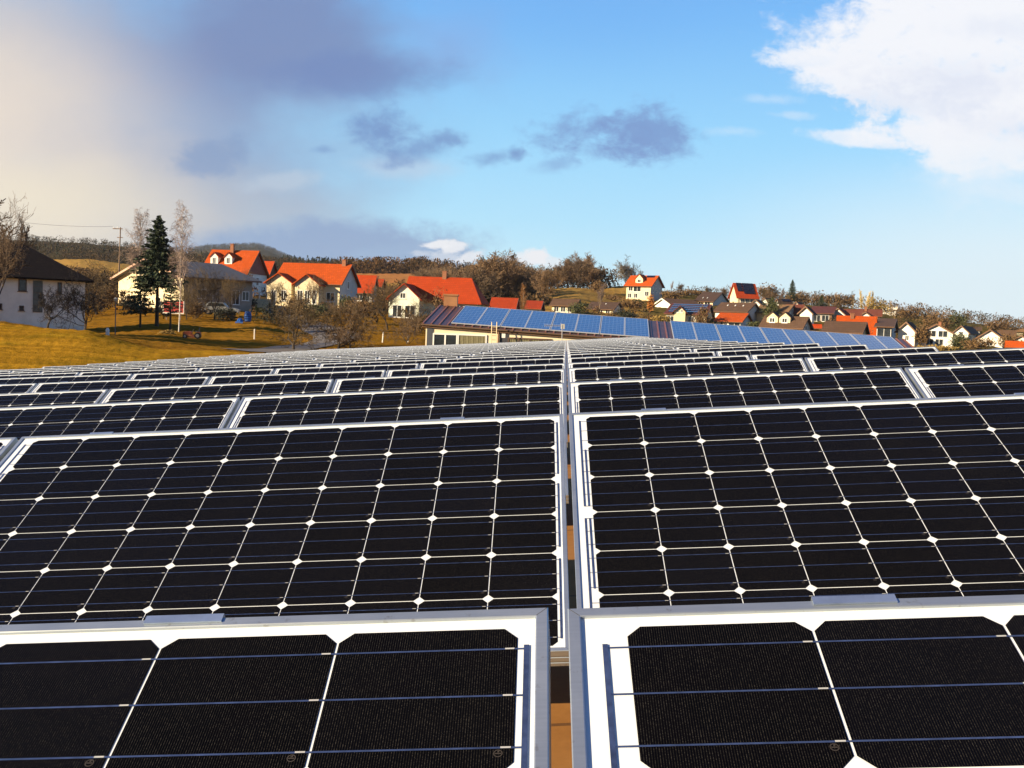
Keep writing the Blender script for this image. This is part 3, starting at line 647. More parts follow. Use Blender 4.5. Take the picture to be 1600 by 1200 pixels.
def house(side, a, corner, base, Y, front, gable, eave, ridge, wm, rm, label, name='house', wins=(), gwins=(), chim=None, dorm=(), hip=0.0, W=None, L=None,
          gm=None, ov=0.45, cat='house', pvs=(), skyl=(), wings=(), tower=None, group='houses of the village', trim=True, extra=None, barge=None, wf=None):
    """corner/base: photo pixel of the near vertical edge at distance Y; front, gable: columns where the long side and the end wall stop;
    eave, ridge: rows of the eave at the corner and of the gable top"""
    a = R_(a); C = at(corner, base, Y)
    d = Vector((math.cos(a), math.sin(a), 0)); b = Vector((-math.sin(a), math.cos(a), 0))
    sgn = -1 if side == 'R' else 1
    L = L or min(40, solve_len(C, d * sgn, front)); W = W or min(30, solve_len(C, b, gable))
    px_m = Y / FPX
    zE = (base - eave) * px_m
    Yg = (C + b * (W / 2)).y
    zr_ = max(at(corner, ridge, Yg).z - C.z, zE + .6); k_ = ov / (W / 2)      # the measured eave is the edge of the overhang
    zE = (zE + k_ * zr_) / (1 + k_); rise = zr_ - zE
    x0, x1 = (-L, 0) if side == 'R' else (0, L)
    root = empty(name, C, a, label, cat, group)
    mb = MB(); h0, h1 = (0, hip) if side == 'R' else (hip, 0)
    wall_mesh(mb, x0, x1, 0, W, -2.0, zE, rise, bool(h0), bool(h1))
    mb.build('wall', WALLS[wm], root)
    gx = x1 if side == 'R' else x0; gn = 1 if side == 'R' else -1
    if gm and not hip:
        mb = MB(); xx = gx + gn * .05
        mb.face(((xx, 0.02, zE * .02), (xx, W - .02, zE * .02), (xx, W - .02, zE), (xx, W / 2, zE + rise - .05), (xx, 0.02, zE)))
        mb.build('gable_wall', WALLS[gm], root)  # a grey choice puts the shade of the end wall into its colour
    mb = MB(); gable_roof(mb, x0, x1, 0, W, zE, rise, ov, 0.16, h0, h1)
    roof = mb.build('roof', ROOFS[rm], root)
    if trim and not hip:
        mb = MB(); s = rise / (W / 2); X = gx + gn * (ov + .015)
        for q in (0, 1):
            ya, yb = (-ov, W / 2) if q == 0 else (W + ov, W / 2); za = zE - ov * s; zb = zE + rise
            for xx, in ((X,),):
                lo, hi = (xx - .02, xx + .02)
                P = [(ya, za - .10), (yb, zb - .10), (yb, zb + .19), (ya, za + .19)]
                mb.face([(lo, y, z) for y, z in P]); mb.face([(hi, y, z) for y, z in reversed(P)])
                for i in range(4):
                    j = (i + 1) % 4; mb.face(((lo, *P[i]), (lo, *P[j]), (hi, *P[j]), (hi, *P[i])))
        mb.build('barge_board', barge or trimb, roof)
        mb = MB(); mb.tube((x0 - ov, -ov - .06, zE - ov * s + .02), (x1 + ov, -ov - .06, zE - ov * s + .02), .065, .065, 6)
        mb.build('gutter', trimb, roof)
    for (fx, fz, w, h) in wins:
        window(root, (x0 + L * fx, 0, zE * fz), (1, 0, 0), (0, -1, 0), w, h, wf, 0 if w < .7 else 1)
    for (fy, z, w, h) in gwins:
        window(root, (gx + gn * (.06 if gm else 0), W * fy, (zE * z)), (0, gn, 0), (gn, 0, 0), w, h)
    def roof_pt(fx, fs): return Vector((x0 + L * fx, W / 2 * fs, zE + rise * fs))
    for (fx, fs, hgt) in (chim or []):
        p = roof_pt(fx, fs); mb = MB(); mb.box(p.x - .3, p.x + .3, p.y - .25, p.y + .25, p.z - .4, p.z + hgt); mb.box(p.x - .37, p.x + .37, p.y - .32, p.y + .32, p.z + hgt + .002, p.z + hgt + .1)
        mb.build('chimney', brick, roof)
    for (fx, fs, w, h, dr) in dorm:      # gabled dormer: front face at slope fraction fs
        p = roof_pt(fx, fs); back = min(W / 2 * (1 - fs) * .98, (h + dr) / rise * (W / 2))
        mb = MB(); mb.face(((p.x - w/2, p.y, p.z - .2), (p.x + w/2, p.y, p.z - .2), (p.x + w/2, p.y, p.z + h), (p.x, p.y, p.z + h + dr), (p.x - w/2, p.y, p.z + h)))
        for s in (-1, 1): mb.face(((p.x + s*w/2, p.y, p.z - .2), (p.x + s*w/2, p.y + back, p.z - .2), (p.x + s*w/2, p.y + back, p.z + h), (p.x + s*w/2, p.y, p.z + h)))
        dm = mb.build('dormer', WALLS[wm] if wm != 'b' else white, roof)
        mb = MB(); o2 = .18; t2 = .1
        for s in (-1, 1):
            e = (p.x + s * (w/2 + o2), p.z + h - o2 * dr / (w/2)); 
            q = [(e[0], p.y - .2, e[1]), (p.x, p.y - .2, p.z + h + dr), (p.x, p.y + back, p.z + h + dr), (e[0], p.y + back, e[1])]
            mb.face(q); mb.face([(x, y, z + t2) for x, y, z in reversed(q)])
            for i in range(4):
                j = (i + 1) % 4; mb.face((q[i], q[j], (q[j][0], q[j][1], q[j][2] + t2), (q[i][0], q[i][1], q[i][2] + t2)))
        mb.build('dormer_roof', ROOFS[rm], roof)
        window(root, (p.x, p.y, p.z + h * .5), (1, 0, 0), (0, -1, 0), w * .5, h * .75)['label'] = 'dormer window'
    sl = math.atan2(rise, W / 2)
    def on_roof(name, m, fx0, fx1, fs0, fs1, th=.08, cells=None):
        p = roof_pt(fx0, fs0); q = roof_pt(fx1, fs1); mb = MB()
        M = Matrix.Translation((p.x, p.y, p.z + .17 / math.cos(sl))) @ Matrix.Rotation(sl, 4, 'X')
        ln = math.hypot(q.y - p.y, q.z - p.z); wd = q.x - p.x
        nx, ny = cells or (1, 1)
        for i in range(nx):
            for j in range(ny): mb.box(wd * i / nx + .03, wd * (i + 1) / nx - .03, ln * j / ny + .03, ln * (j + 1) / ny - .03, .0, th)
        return mb.build(name, m, roof, M=M)
    for (fx0, fx1, fs0, fs1, cells) in pvs: on_roof('solar_module', pv, fx0, fx1, fs0, fs1, .1, cells)
    for (fx, fs) in skyl: on_roof('skylight', framew, fx - .02, fx + .02, fs - .06, fs + .06, .09)
    for (fx, w, dep, zf, r2, wn) in wings:   # cross gables standing out in front
        xm = x0 + L * fx; ze2 = zE * zf
        mb = MB(); z0 = -2.0
        mb.face(((xm - w/2, -dep, z0), (xm + w/2, -dep, z0), (xm + w/2, -dep, ze2), (xm, -dep, ze2 + r2), (xm - w/2, -dep, ze2)))
        for s in (-1, 1): mb.face(((xm + s*w/2, -dep, z0), (xm + s*w/2, .3, z0), (xm + s*w/2, .3, ze2), (xm + s*w/2, -dep, ze2)))
        mb.build('gable_wing', WALLS[wm], root)
        back = max(.5, (ze2 + r2 - zE) / rise * W / 2) + .3
        mb = MB(); o2 = .4; t2 = .14
        for s in (-1, 1):
            e = (xm + s * (w/2 + o2), ze2 - o2 * r2 / (w/2)); b0 = max(.2, (ze2 - zE) / rise * W / 2)
            q = [(e[0], -dep - .45, e[1]), (xm, -dep - .45, ze2 + r2), (xm, back, ze2 + r2), (e[0], b0, e[1])]
            mb.face(q); mb.face([(x, y, z + t2) for x, y, z in reversed(q)])
            for i in range(4):
                j = (i + 1) % 4; mb.face((q[i], q[j], (q[j][0], q[j][1], q[j][2] + t2), (q[i][0], q[i][1], q[i][2] + t2)))
        mb.build('wing_roof', ROOFS[rm], roof)
        for (wx, wz, ww, wh) in wn: window(root, (xm + w * wx, -dep, ze2 * wz), (1, 0, 0), (0, -1, 0), ww, wh, bars=max(1, int(ww / .9)))
    if extra: extra(root, roof, L, W, zE, rise, x0, x1)
    return root

# ------------------------------------------------------------------ low building with the blue roof panels
def blue_building():
    E0, E1, Q0, Q1 = at(660, 505.5, 64), at(1452, 563.5, 64), at(687.5, 477, 71), at(1412, 530, 71)
    root = empty('long_building', (E0.x, E0.y, gz(E0.x, E0.y)), 0, 'long cream building with a brown sheet roof covered in blue solar panels', 'building')
    iv = -root.location
    X = (E1 - E0); Lx = X.length; ex = X.normalized()
    n = X.cross(Q0 - E0).normalized()
    if n.z < 0: n = -n
    T = lambda u, s, h=0.0: E0 * (1 - u) * (1 - s) + E1 * u * (1 - s) + Q0 * (1 - u) * s + Q1 * u * s + n * h
    rm = mat('brown_sheet_roof', (0.075, 0.035, 0.028), 0.45, 0.2, var=0.25, scale=0.8)
    mb = MB(); c = [T(0, 0), T(1, 0), T(1, 1), T(0, 1)]
    mb.face([p + iv for p in c]); dn = n * -.12
    mb.face([p + dn + iv for p in reversed(c)])
    for i in range(4):
        j = (i + 1) % 4; mb.face((c[i] + iv, c[i] + dn + iv, c[j] + dn + iv, c[j] + iv))
    # far slope
    b0, b1 = Q0 + Vector((0, 7, -1.3)), Q1 + Vector((0, 7, -1.3))
    mb.face([p + iv for p in (Q0, Q1, b1, b0)])
    nr = int(Lx / .52)
    for i in range(nr + 1):
        u = i / nr * .998 + .001; a, b = T(u, 0.003), T(u, 0.997); w = ex * .045
        P = [a - w, a + w, b + w, b - w]; h = n * .055
        mb.face([p + h + iv for p in P], 1)
        mb.face((P[0] + iv, P[3] + iv, P[3] + h + iv, P[0] + h + iv), 1); mb.face((P[1] + iv, P[1] + h + iv, P[2] + h + iv, P[2] + iv), 1); mb.face((P[0] + iv, P[0] + h + iv, P[1] + h + iv, P[1] + iv), 1)
    roof = mb.build('roof', [rm, mat('sunlit_sheen_seam', (0.22, 0.085, 0.055), 0.5, 0.1, var=0.2, scale=1)], root)  # ribs coloured brighter and redder to imitate their sunlit sheen
    # walls: set back under the eave
    mb = MB(); zb = gz(E0.x, E0.y) - 3
    w0, w1 = E0 + Vector((.22, .10, -.13)), E1 + Vector((-.3, .10, -.13))
    k0, k1 = b0 + Vector((.32, -.4, -.22)), b1 + Vector((-.3, -.4, -.22)); r0_, r1_ = Q0 + Vector((.32, 0, -.22)), Q1 + Vector((-.3, 0, -.22))
    dz = lambda p: Vector((p.x, p.y, zb))
    mb.face([p + iv for p in (dz(w0), dz(w1), w1, w0)]); mb.face([p + iv for p in (dz(k1), dz(k0), k0, k1)])
    mb.face([p + iv for p in (dz(k0), dz(w0), w0, r0_, k0)]); mb.face([p + iv for p in (dz(w1), dz(k1), k1, r1_, w1)])
    wm = mat('building_cream', (0.76, 0.66, 0.46), 0.9, var=0.06, scale=0.8, spec=0.2)
    mb.build('wall', wm, root)
    mb = MB(); mb.tube(E0 + Vector((-.1, -.1, -.06)) + iv, E1 + Vector((.1, -.1, -.06)) + iv, .055, .055, 8, cap=True)
    mb.build('gutter', mat('brown_gutter', (0.16, 0.10, 0.06), 0.5, 0.3, var=0.1), roof)
    mb = MB()
    P = [E0 + Vector((-.02, -.03, -.22)), E1 + Vector((.02, -.03, -.22))]
    mb.face([q + iv for q in (P[0], P[1], P[1] + Vector((0, 0, .1)), P[0] + Vector((0, 0, .1)))]); mb.face([q + iv for q in (P[0] + Vector((0, .12, 0)), P[1] + Vector((0, .12, 0)), P[1], P[0])])
    mb.build('fascia', trimb, roof)
    fy = w0.y
    def wallpt(px, py): return at(px, py, fy)
    def win(x0p, x1p, ytop, ybot, bars, fm, curtain=False):
        a, b = wallpt(x0p, ytop), wallpt(x1p, ybot); w = b.x - a.x; h = a.z - b.z
        M = Matrix.Translation(Vector(((a.x + b.x) / 2, fy, (a.z + b.z) / 2)) + iv)
        mb = MB(); t = .09
        mb.box(-w/2, -w/2 + t, -.06, .05, -h/2, h/2); mb.box(w/2 - t, w/2, -.06, .05, -h/2, h/2); mb.box(-w/2 + t, w/2 - t, -.06, .05, h/2 - t, h/2); mb.box(-w/2 + t, w/2 - t, -.06, .05, -h/2, -h/2 + t)
        for i in range(bars): xx = -w/2 + w * (i + 1) / (bars + 1); mb.box(xx - .05, xx + .05, -.055, .045, -h/2 + t, h/2 - t)
        fr = mb.build('window', fm, root, M=M)
        mb = MB(); mb.box(-w/2 + t, w/2 - t, -.02, .01, -h/2 + t, h/2 - t)
        if curtain:
            p = mb.build('pane', mat('curtained_glass', (0.13, 0.115, 0.055), 0.25, var=0.35, scale=2.5), fr)
            mb = MB(); k = 16
            for i in range(k): xx = -w/2 + t + (w - 2*t) * (i + .5) / k; mb.box(xx - .03 - .02 * (i % 3), xx + .03, -.028, -.022, -h/2 + t, h/2 - t)
            mb.build('curtain', mat('curtain', (0.20, 0.18, 0.10), 0.8, var=0.2), fr)
        else: p = mb.build('pane', glass, fr)
    win(676.5, 713.5, 520.2, 572, 1, framew); win(715, 759, 521.5, 574, 0, framew, True); win(793.5, 860, 527, 580, 3, framed, True)
    # dark strips: corner cladding and door recess
    mb = MB(); a, b = wallpt(667.5, 510), wallpt(674.5, 575); mb.box(a.x, b.x, fy - .05, fy + .02, b.z, a.z)
    M = Matrix.Translation(iv); mb.build('corner_cladding', mat('grey_cladding', (0.055, 0.062, 0.08), 0.6, var=0.1), root, M=M)
    mb = MB(); a, b = wallpt(781, 518), wallpt(792, 582); mb.box(a.x, b.x, fy - .04, fy + .02, b.z, a.z); f = mb.build('door', mat('dark_door', (0.05, 0.05, 0.06), 0.5, var=0.2), root, M=M)
    mb = MB(); a, b = wallpt(784, 519), wallpt(789.5, 528); mb.box(a.x, b.x, fy - .06, fy - .042, b.z, a.z); mb.build('door_light', framew, f)
    for px in (779.5,):
        mb = MB(); a, b = wallpt(px, 515), wallpt(px, 582); mb.tube((a.x, fy - .1, a.z), (a.x, fy - .1, b.z), .06, .06, 8); mb.build('downpipe', trimb, root, M=M)
    # chimney stack behind the ridge at the left
    a, b = at(694, 462, 71.6), at(714.5, 484, 71.6)
    mb = MB(); mb.box(a.x, b.x, 71.3, 72.3, b.z - .3, a.z); mb.box(a.x - .06, b.x + .06, 71.24, 72.36, a.z + .002, a.z + .12, 0)
    mb.build('chimney', mat('copper_brown_cladding', (0.30, 0.14, 0.06), 0.6, 0.1, var=0.15, scale=2), roof, M=M)
    # blue polycrystalline panels, each its own thing
    pm = bpy.data.materials.new('blue_polycrystal'); pm.use_nodes = True; nt = pm.node_tree; g = G(nt); bs = nt.nodes['Principled BSDF']
    bs.inputs['Roughness'].default_value = 0.2; bs.inputs['Specular IOR Level'].default_value = 0.35
    tc = nt.nodes.new('ShaderNodeTexCoord'); sep = nt.nodes.new('ShaderNodeSeparateXYZ'); nt.links.new(tc.outputs['UV'], sep.inputs[0])
    fx = g.m('FRACT', g.m('MULTIPLY', sep.outputs[0], 6)); fyy = g.m('FRACT', g.m('MULTIPLY', sep.outputs[1], 10))
    ln = g.m('MAXIMUM', g.m('LESS_THAN', fx, 0.07), g.m('LESS_THAN', fyy, 0.12))
    nn = g.noise(tc.outputs['UV'], 14, 5, 0.7)
    nt.links.new(g.mix(ln, g.ramp(nn, [(0.3, (0.010, 0.036, 0.145)), (0.7, (0.020, 0.058, 0.20))]), (0.12, 0.19, 0.36)), bs.inputs['Base Color'])
    def blue_panel(p0, p1, p2, p3, label):
        r = empty('blue_solar_panel', p0, 0, label, 'solar panel', 'blue solar panels on the brown sheet roof')
        q = [p - p0 for p in (p0, p1, p2, p3)]
        me = bpy.data.meshes.new('cell_sheet'); h = n * .02
        me.from_pydata([tuple(v + h) for v in q], [], [(0, 1, 2, 3)])
        uv = me.uv_layers.new(name='UVMap')
        for i, t in enumerate(((0, 0), (1, 0), (1, 1), (0, 1))): uv.data[i].uv = t
        me.materials.append(pm); link('cell_sheet', me, r)
        mb = MB(); w = .045
        for i in range(4):
            a, b = q[i], q[(i + 1) % 4]; t = (b - a).normalized(); inn = n.cross(t) * w
            c8 = [a, b, b + inn, a + inn]; hh = n * (.03 + .002 * (i % 2)); lo = n * -.04
            mb.face([v + hh for v in c8]); mb.face([v + lo for v in reversed(c8)])
            for k in range(4):
                m_ = (k + 1) % 4; mb.face((c8[k] + lo, c8[m_] + lo, c8[m_] + hh, c8[k] + hh))
        mb.build('frame', mat('clear_anodised_frame', (0.42, 0.45, 0.50), 0.4, 0.2, var=0.06), r)
        return r
    def u_of(px, s):     # parameter along the roof for a photo column at slope s
        lo, hi = 0.0, 1.0
        for _ in range(40):
            m_ = (lo + hi) / 2; p = T(m_, s); v = np.array([p.x, p.y, p.z - CZ])
            if 800 + FPX * (v @ _R) / (v @ _F) < px: lo = m_
            else: hi = m_
        return lo
    s0, s1 = .06, .985
    left = [704.5, 743.2, 781.5, 819.5, 859, 898, 936.5, 975.5, 1015]
    right = [1052, 1089.5, 1128, 1167, 1204, 1242, 1280, 1318, 1357, 1397, 1428]
    for nm, edges, desc in (('l', left, 'left'), ('r', right, 'right')):
        cnt = len(edges) - 1
        for i in range(cnt):
            g0 = .02 if i % 2 == 0 else .006; g1 = .006 if i % 2 == 0 else .02
            pts = []
            def shear(px): return px   # columns measured along the lower edge
            ua, ub = u_of(edges[i], s0) + g0 / Lx, u_of(edges[i + 1], s0) - g1 / Lx
            pts = [T(ua, s0, .10), T(ub, s0, .10), T(ub, s1, .10), T(ua, s1, .10)]
            k = (cnt - 1 - i) if nm == 'l' else i
            lab = f'blue solar panel on the long brown roof, {ORD[k]} {desc} of the bare brown strip' if k else f'blue solar panel on the long roof, just {desc} of the bare brown strip'
            blue_panel(*pts, lab)
    # ladder leaning up over the eave
    r = empty('ladder', at(771, 545, 63.2), 0, 'thin metal ladder standing against the cream wall and reaching over its eave', 'ladder')
    for px in (767.2, 775.2):
        mb = MB(); a, b = at(px + 1.2, 503, 63.3), at(px - .6, 575, 62.9); mb.tube(a - r.location, b - r.location, .028, .028, 6, cap=True); mb.build('rail', mat('ladder_metal', (0.62, 0.50, 0.30), 0.5, 0.4, var=0.1), r)
    for py in np.arange(511, 575, 6.6):
        t = (py - 503) / 72; mb = MB(); a, b = at(768.4 - 1.8 * t, py, 63.3 - .4 * t), at(776.4 - 1.8 * t, py + .4, 63.3 - .4 * t); mb.tube(a - r.location, b - r.location, .022, .022, 6); mb.build('rung', MATS['ladder_metal'], r)
    # television aerial on a mast
    base = at(878.5, 540, 53); r = empty('aerial', base, 0, 'television aerial with many short rods on a thin mast in front of the blue panels', 'aerial')
    mb = MB(); mb.tube(at(878.3, 507.5, 53) - base, (0, 0, -.8), .022, .022, 6, cap=True); mb.build('mast', steel, r)
    mb = MB(); a, b = at(851, 508.3, 52.8), at(880, 509.3, 53.05); mb.tube(a - base, b - base, .014, .014, 6, cap=True); mb.build('boom', steel, r)
    for t in np.linspace(.02, .88, 9):
        p = a.lerp(b, t) - base; h = .085 + .09 * (t > .8) - .03 * t; mb = MB(); mb.tube(p + Vector((0, 0, -h)), p + Vector((0, 0, h)), .009, .009, 5, cap=True); mb.build('rod', steel, r)
    mb = MB(); p = b - base; mb.box(p.x - .1, p.x + .08, p.y - .05, p.y + .05, p.z - .16, p.z + .1); mb.build('junction_box', mat('aerial_box', (0.4, 0.38, 0.34), 0.6), r)
blue_building()

# ------------------------------------------------------------------ houses
W1 = [(.2, .55, 1.0, 1.1), (.5, .55, 1.0, 1.1), (.8, .55, 1.0, 1.1)]
# left: white house behind the meadow
def h1_extra(root, roof, L, W, zE, rise, x0, x1):
    mb = MB(); mb.box(x1 - 4.05, x1 - 3.32, -.06, .02, zE - 3.05, zE - .42); d = mb.build('stair_window', mat('stair_glazing', (0.10, 0.11, 0.10), 0.25, var=0.3, scale=2.5), root)
    mb = MB()
    for z in np.arange(zE - 3.0, zE - .45, .52): mb.box(x1 - 4.05, x1 - 3.32, -.075, -.062, z, z + .04)
    mb.build('glazing_bar', framed, d)
house('R', 33, 132, 521, 86, -60, 150, 441.5, 391, 'w', 'k', 'white house in shade with a dark hipped roof at the left edge, behind the meadow', L=17, W=9.0, hip=4.2, ov=.6,
      wins=[(.715, .82, .62, 1.0), (.882, .80, .34, .95), (.712, .415, .36, .42), (.612, .43, .5, .5), (.45, .82, .62, 1.0)], wf=framed, extra=h1_extra)
# beige low gabled house
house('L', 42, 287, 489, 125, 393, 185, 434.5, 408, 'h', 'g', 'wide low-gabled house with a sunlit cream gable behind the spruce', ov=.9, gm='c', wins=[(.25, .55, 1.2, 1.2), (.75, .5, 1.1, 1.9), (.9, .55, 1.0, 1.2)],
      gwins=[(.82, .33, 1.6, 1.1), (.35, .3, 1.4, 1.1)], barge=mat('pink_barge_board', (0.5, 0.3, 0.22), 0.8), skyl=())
# orange steep house with two dormers
def h3_extra(root, roof, L, W, zE, rise, x0, x1):
    mb = MB(); mb.box(x1 + .06, x1 + .11, W * .02, W * .98, zE - .1, zE + .02)
    mb.prism([(0, 0), (1, 0), (.5, 1)], 0, 0.001) if False else None
    mb = MB(); s = rise / (W / 2)
    X = x1 + .08; mb.face(((X, .3, zE + .1), (X, W - .3, zE + .1), (X, W / 2, zE + rise - .3))); mb.build('gable_cladding', mat('red_brown_boards', (0.27, 0.08, 0.05), 0.8, var=0.2, scale=3), root)
house('R', -9, 383, 462, 175, 315, 416, 431.5, 392.5, 'w', 'o', 'tall house with a bright orange roof, two small white dormers and a slim chimney', chim=[(.46, .86, 1.7)], dorm=[(.18, .34, 1.4, 1.5, .7), (.50, .36, 1.4, 1.45, .7)],
      wins=[(.72, .72, 1.2, 1.2), (.9, .72, 1.0, 1.2), (.45, .72, 1.0, 1.2)], gwins=[(.55, .7, 1.0, 1.4)], extra=h3_extra, ov=.5)
house('R', -14, 417, 466, 200, 404, 433, 437, 409, 'b', 'r', 'small dark boarded house with a red roof behind the tall orange-roofed house', ov=.4)
# cream house with two front gables
house('R', -10, 530, 480, 150, 430, 557, 446, 414, 'c', 'o', 'cream house with a wide orange roof and two sunlit front gables', chim=[(.93, .94, .9)], ov=.5, gm='s', gwins=[(.45, .95, .8, 1.2), (.5, .35, 1.2, 1.3)],  # grey end wall has its shade painted in
      wings=[(.12, 3.9, 1.6, .93, 1.3, [(-.2, .42, .8, 1.6), (.2, .42, .8, 1.6)]), (.56, 3.7, 1.8, .90, 1.35, [(-.28, .40, .85, 2.0), (.03, .40, .85, 2.0), (.32, .40, .7, 2.0)])], wins=[(.86, .4, 1.3, 1.4)])
house('R', -8, 580, 476, 185, 552, 588, 459.5, 431.5, 'w', 'r', 'house with a plain red roof between the two front-gabled houses', wins=[(.35, .5, 1.2, 1.3), (.75, .5, 1.2, 1.3)], gm='s')
house('R', -6, 594, 462, 230, 580, 600, 449, 437, 'o', 'r', 'small red roof just showing behind the plain red-roofed house', chim=[(.4, 1.0, .8)])
house('R', -8, 746, 500, 140, 634, 758, 476, 436.5, 'g', 'r', 'pale green house with a broad red roof hipped at its right end and glazed gable', hip=1.6, chim=[(.46, .98, 1.0)], ov=.55,
      wings=[(.05, 4.3, 3.2, .98, 1.9, [(-.22, .30, 1.35, 1.7), (.2, .30, 1.5, 1.7), (-.05, 1.12, .8, .8)])], wins=[(.5, .5, 1.2, 1.3), (.75, .5, 1.2, 1.3)])
house('R', -5, 802, 500, 158, 767, 808, 484, 467, 'o', 'r', 'low red roof left of a bare birch, behind the blue panels', wins=W1, ov=.4)
house('R', -5, 841, 500, 152, 822, 847, 484, 471.5, 'o', 'r', 'short red roof right of a bare birch, behind the blue panels', wins=W1, ov=.4)
# right: the hillside village
house('R', -20, 897, 492, 190, 862, 906, 479, 468.5, 'c', 'b', 'small cream house with a brown roof low on the grassy slope', wins=W1)
house('R', -30, 957, 497, 200, 919, 971, 484.5, 473, 'c', 'd', 'cream bungalow with a dark brown roof and grey gable below the orange-roofed hill house', wins=W1, gm='s', gwins=[(.5, .95, .8, .8)], skyl=[(.6, .6)])
house('R', -32, 1016, 468, 265, 978, 1033.5, 448, 431, 'c', 'o', 'cream hilltop house with an orange roof and white dormer, beside a lone bare tree', ov=.6, gm='s',  # shade of the right gable is put into its grey
      dorm=[(.47, .18, 2.1, 1.25, 1.1)], pvs=[(.62, .95, .74, .95, (5, 1))], wins=[(.18, .75, 1.3, 1.4), (.45, .72, 2.2, 1.5), (.15, .25, 1.1, 1.3), (.4, .25, 1.1, 1.3), (.85, .4, 1.2, 1.3)],
      gwins=[(.2, .65, .9, 1.2), (.5, .65, .9, 1.2), (.8, .65, .9, 1.2), (.4, 1.15, .8, 1.0)])
house('L', 22, 1049, 492, 232, 1094, 1022, 478, 467.5, 'w', 'b', 'house with bright white end wall and long brown roof above the striped solar roof', wins=W1, barge=trimw)
house('R', -14, 1101, 508, 188, 1040, 1113, 493, 476.5, 'c', 'm', 'house with solar strips across its roof and a small cream cross gable', ov=.4,
      pvs=[(.03, .97, .12 + .175 * i, .20 + .175 * i, (14, 1)) for i in range(5)], wings=[(.36, 2.1, 1.0, 1.25, 1.0, [(-.17, 1.05, .45, .7), (.17, 1.05, .45, .7)])], wins=[(.12, .5, 1.3, 1.2), (.65, .5, 1.2, 1.2), (.85, .5, 1.2, 1.2)])
house('R', -32, 1113, 484, 262, 1086, 1137.5, 472, 457, 'c', 'd', 'house with dark brown roof, cream balcony and grey gable left of the steep solar house', gm='s', wins=[(.3, .6, 1.2, 1.3), (.7, .6, 1.6, 1.5)], gwins=[(.5, 1.0, .9, 1.2), (.5, .5, 1.0, 1.2)], skyl=[(.3, .3), (.55, .3)])
house('R', -32, 1165, 505, 212, 1117, 1187, 488.5, 474, 'w', 'b', 'white house with a brown roof bearing three pale skylights', gm='s', skyl=[(.25, .6), (.5, .6), (.76, .6)], wins=[(.55, .6, 3.2, 1.0), (.85, .6, 1.2, 1.1)], ov=.5)
house('R', -26, 1156.5, 515, 168, 1119, 1173, 504, 490.5, 'w', 'o', 'small white house with a bright orange roof in front of the three-skylight house', gm='s', wins=[(.25, .55, .7, .9), (.38, .55, .7, .9), (.75, .6, 2.0, .7)], gwins=[(.45, .4, .9, 1.0)])
house('L', 12, 1152, 480, 275, 1182, 1140, 466.5, 443, 'c', 'r', 'steep cream house with dark solar modules over its red roof', pvs=[(.05, .32, .30, .97, (3, 4)), (.36, .93, .12, .97, (6, 5))], wins=[(.25, .6, 1.0, 1.4), (.5, .6, 1.0, 1.4), (.8, .6, 1.6, 1.4)], barge=mat('red_barge_board', (0.35, 0.06, 0.02), 0.7), ov=.5)
def gablehouse(corner, base, Y, front, gable, eave, ridge, wm, rm, label, **k):
    return house('L', k.pop('a', 62), corner, base, Y, front, gable, eave, ridge, wm, rm, label, **k)
gablehouse(1187.5, 484, 250, 1196, 1173, 477.5, 469, 'w', 'b', 'small bright white gable just right of the steep solar house')
gablehouse(1200.5, 482, 290, 1210, 1187, 475, 466, 'w', 'd', 'small bright white gable standing higher behind its white neighbour, left of a dark fir')
house('R', -30, 1208, 497, 215, 1182, 1222, 490, 478, 'o', 't', 'tan roof seen between the white gables and the dark green fir')
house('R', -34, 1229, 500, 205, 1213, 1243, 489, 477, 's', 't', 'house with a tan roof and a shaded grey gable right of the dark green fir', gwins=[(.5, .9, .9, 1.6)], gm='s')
house('L', 20, 1218, 483, 270, 1236, 1212, 476.5, 467.5, 's', 'd', 'dark roof with a bluish solar patch up the hill right of the fir', pvs=[(.25, .95, .2, .8, (5, 2))])
house('R', -14, 1252, 500, 208, 1230, 1258, 491, 477, 'b', 'm', 'dark purple-brown roof beside the shaded grey gable')
gablehouse(1250.5, 492, 270, 1256, 1236, 482.5, 472, 'w', 'd', 'narrow white gable high on the slope, leaning roofline falling right')
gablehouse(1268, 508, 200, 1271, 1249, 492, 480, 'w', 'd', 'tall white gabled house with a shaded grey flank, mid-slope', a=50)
house('R', -34, 1251, 523, 150, 1190, 1265, 514.5, 496, 'c', 'b', 'long brown-roofed house with two dormers just beyond the blue panels', dorm=[(.22, .3, 1.7, 1.0, .7), (.54, .3, 1.7, 1.0, .7)], gm='s', gwins=[(.5, .95, .8, .8)], wins=[(.2, .6, 1.2, .8), (.5, .6, 1.2, .8), (.8, .6, 1.2, .8)])
house('R', -20, 1299, 505, 225, 1266, 1306, 491, 480, 'b', 'm', 'dark boarded house with a maroon roof and deep balcony, mid-slope', wins=[(.3, .5, 1.6, 1.5), (.7, .5, 1.6, 1.5)])
gablehouse(1320, 500, 230, 1324, 1299, 494, 482.5, 'w', 'm', 'white gable with a slanting roof left of the large orange L-shaped roof', a=48)
house('R', -16, 1343, 500, 232, 1314, 1350, 496, 484.5, 'b', 'm', 'dark maroon roof behind the large orange L-shaped roof')
gablehouse(1358, 502, 245, 1362, 1345, 494.5, 488.5, 'w', 'r', 'little white gable peeping over the orange L-shaped roof')
house('R', -16, 1375, 500, 255, 1342, 1382, 495, 484.5, 'o', 'm', 'low red-brown roof behind the little white gable', chim=[(.3, 1, .7)])
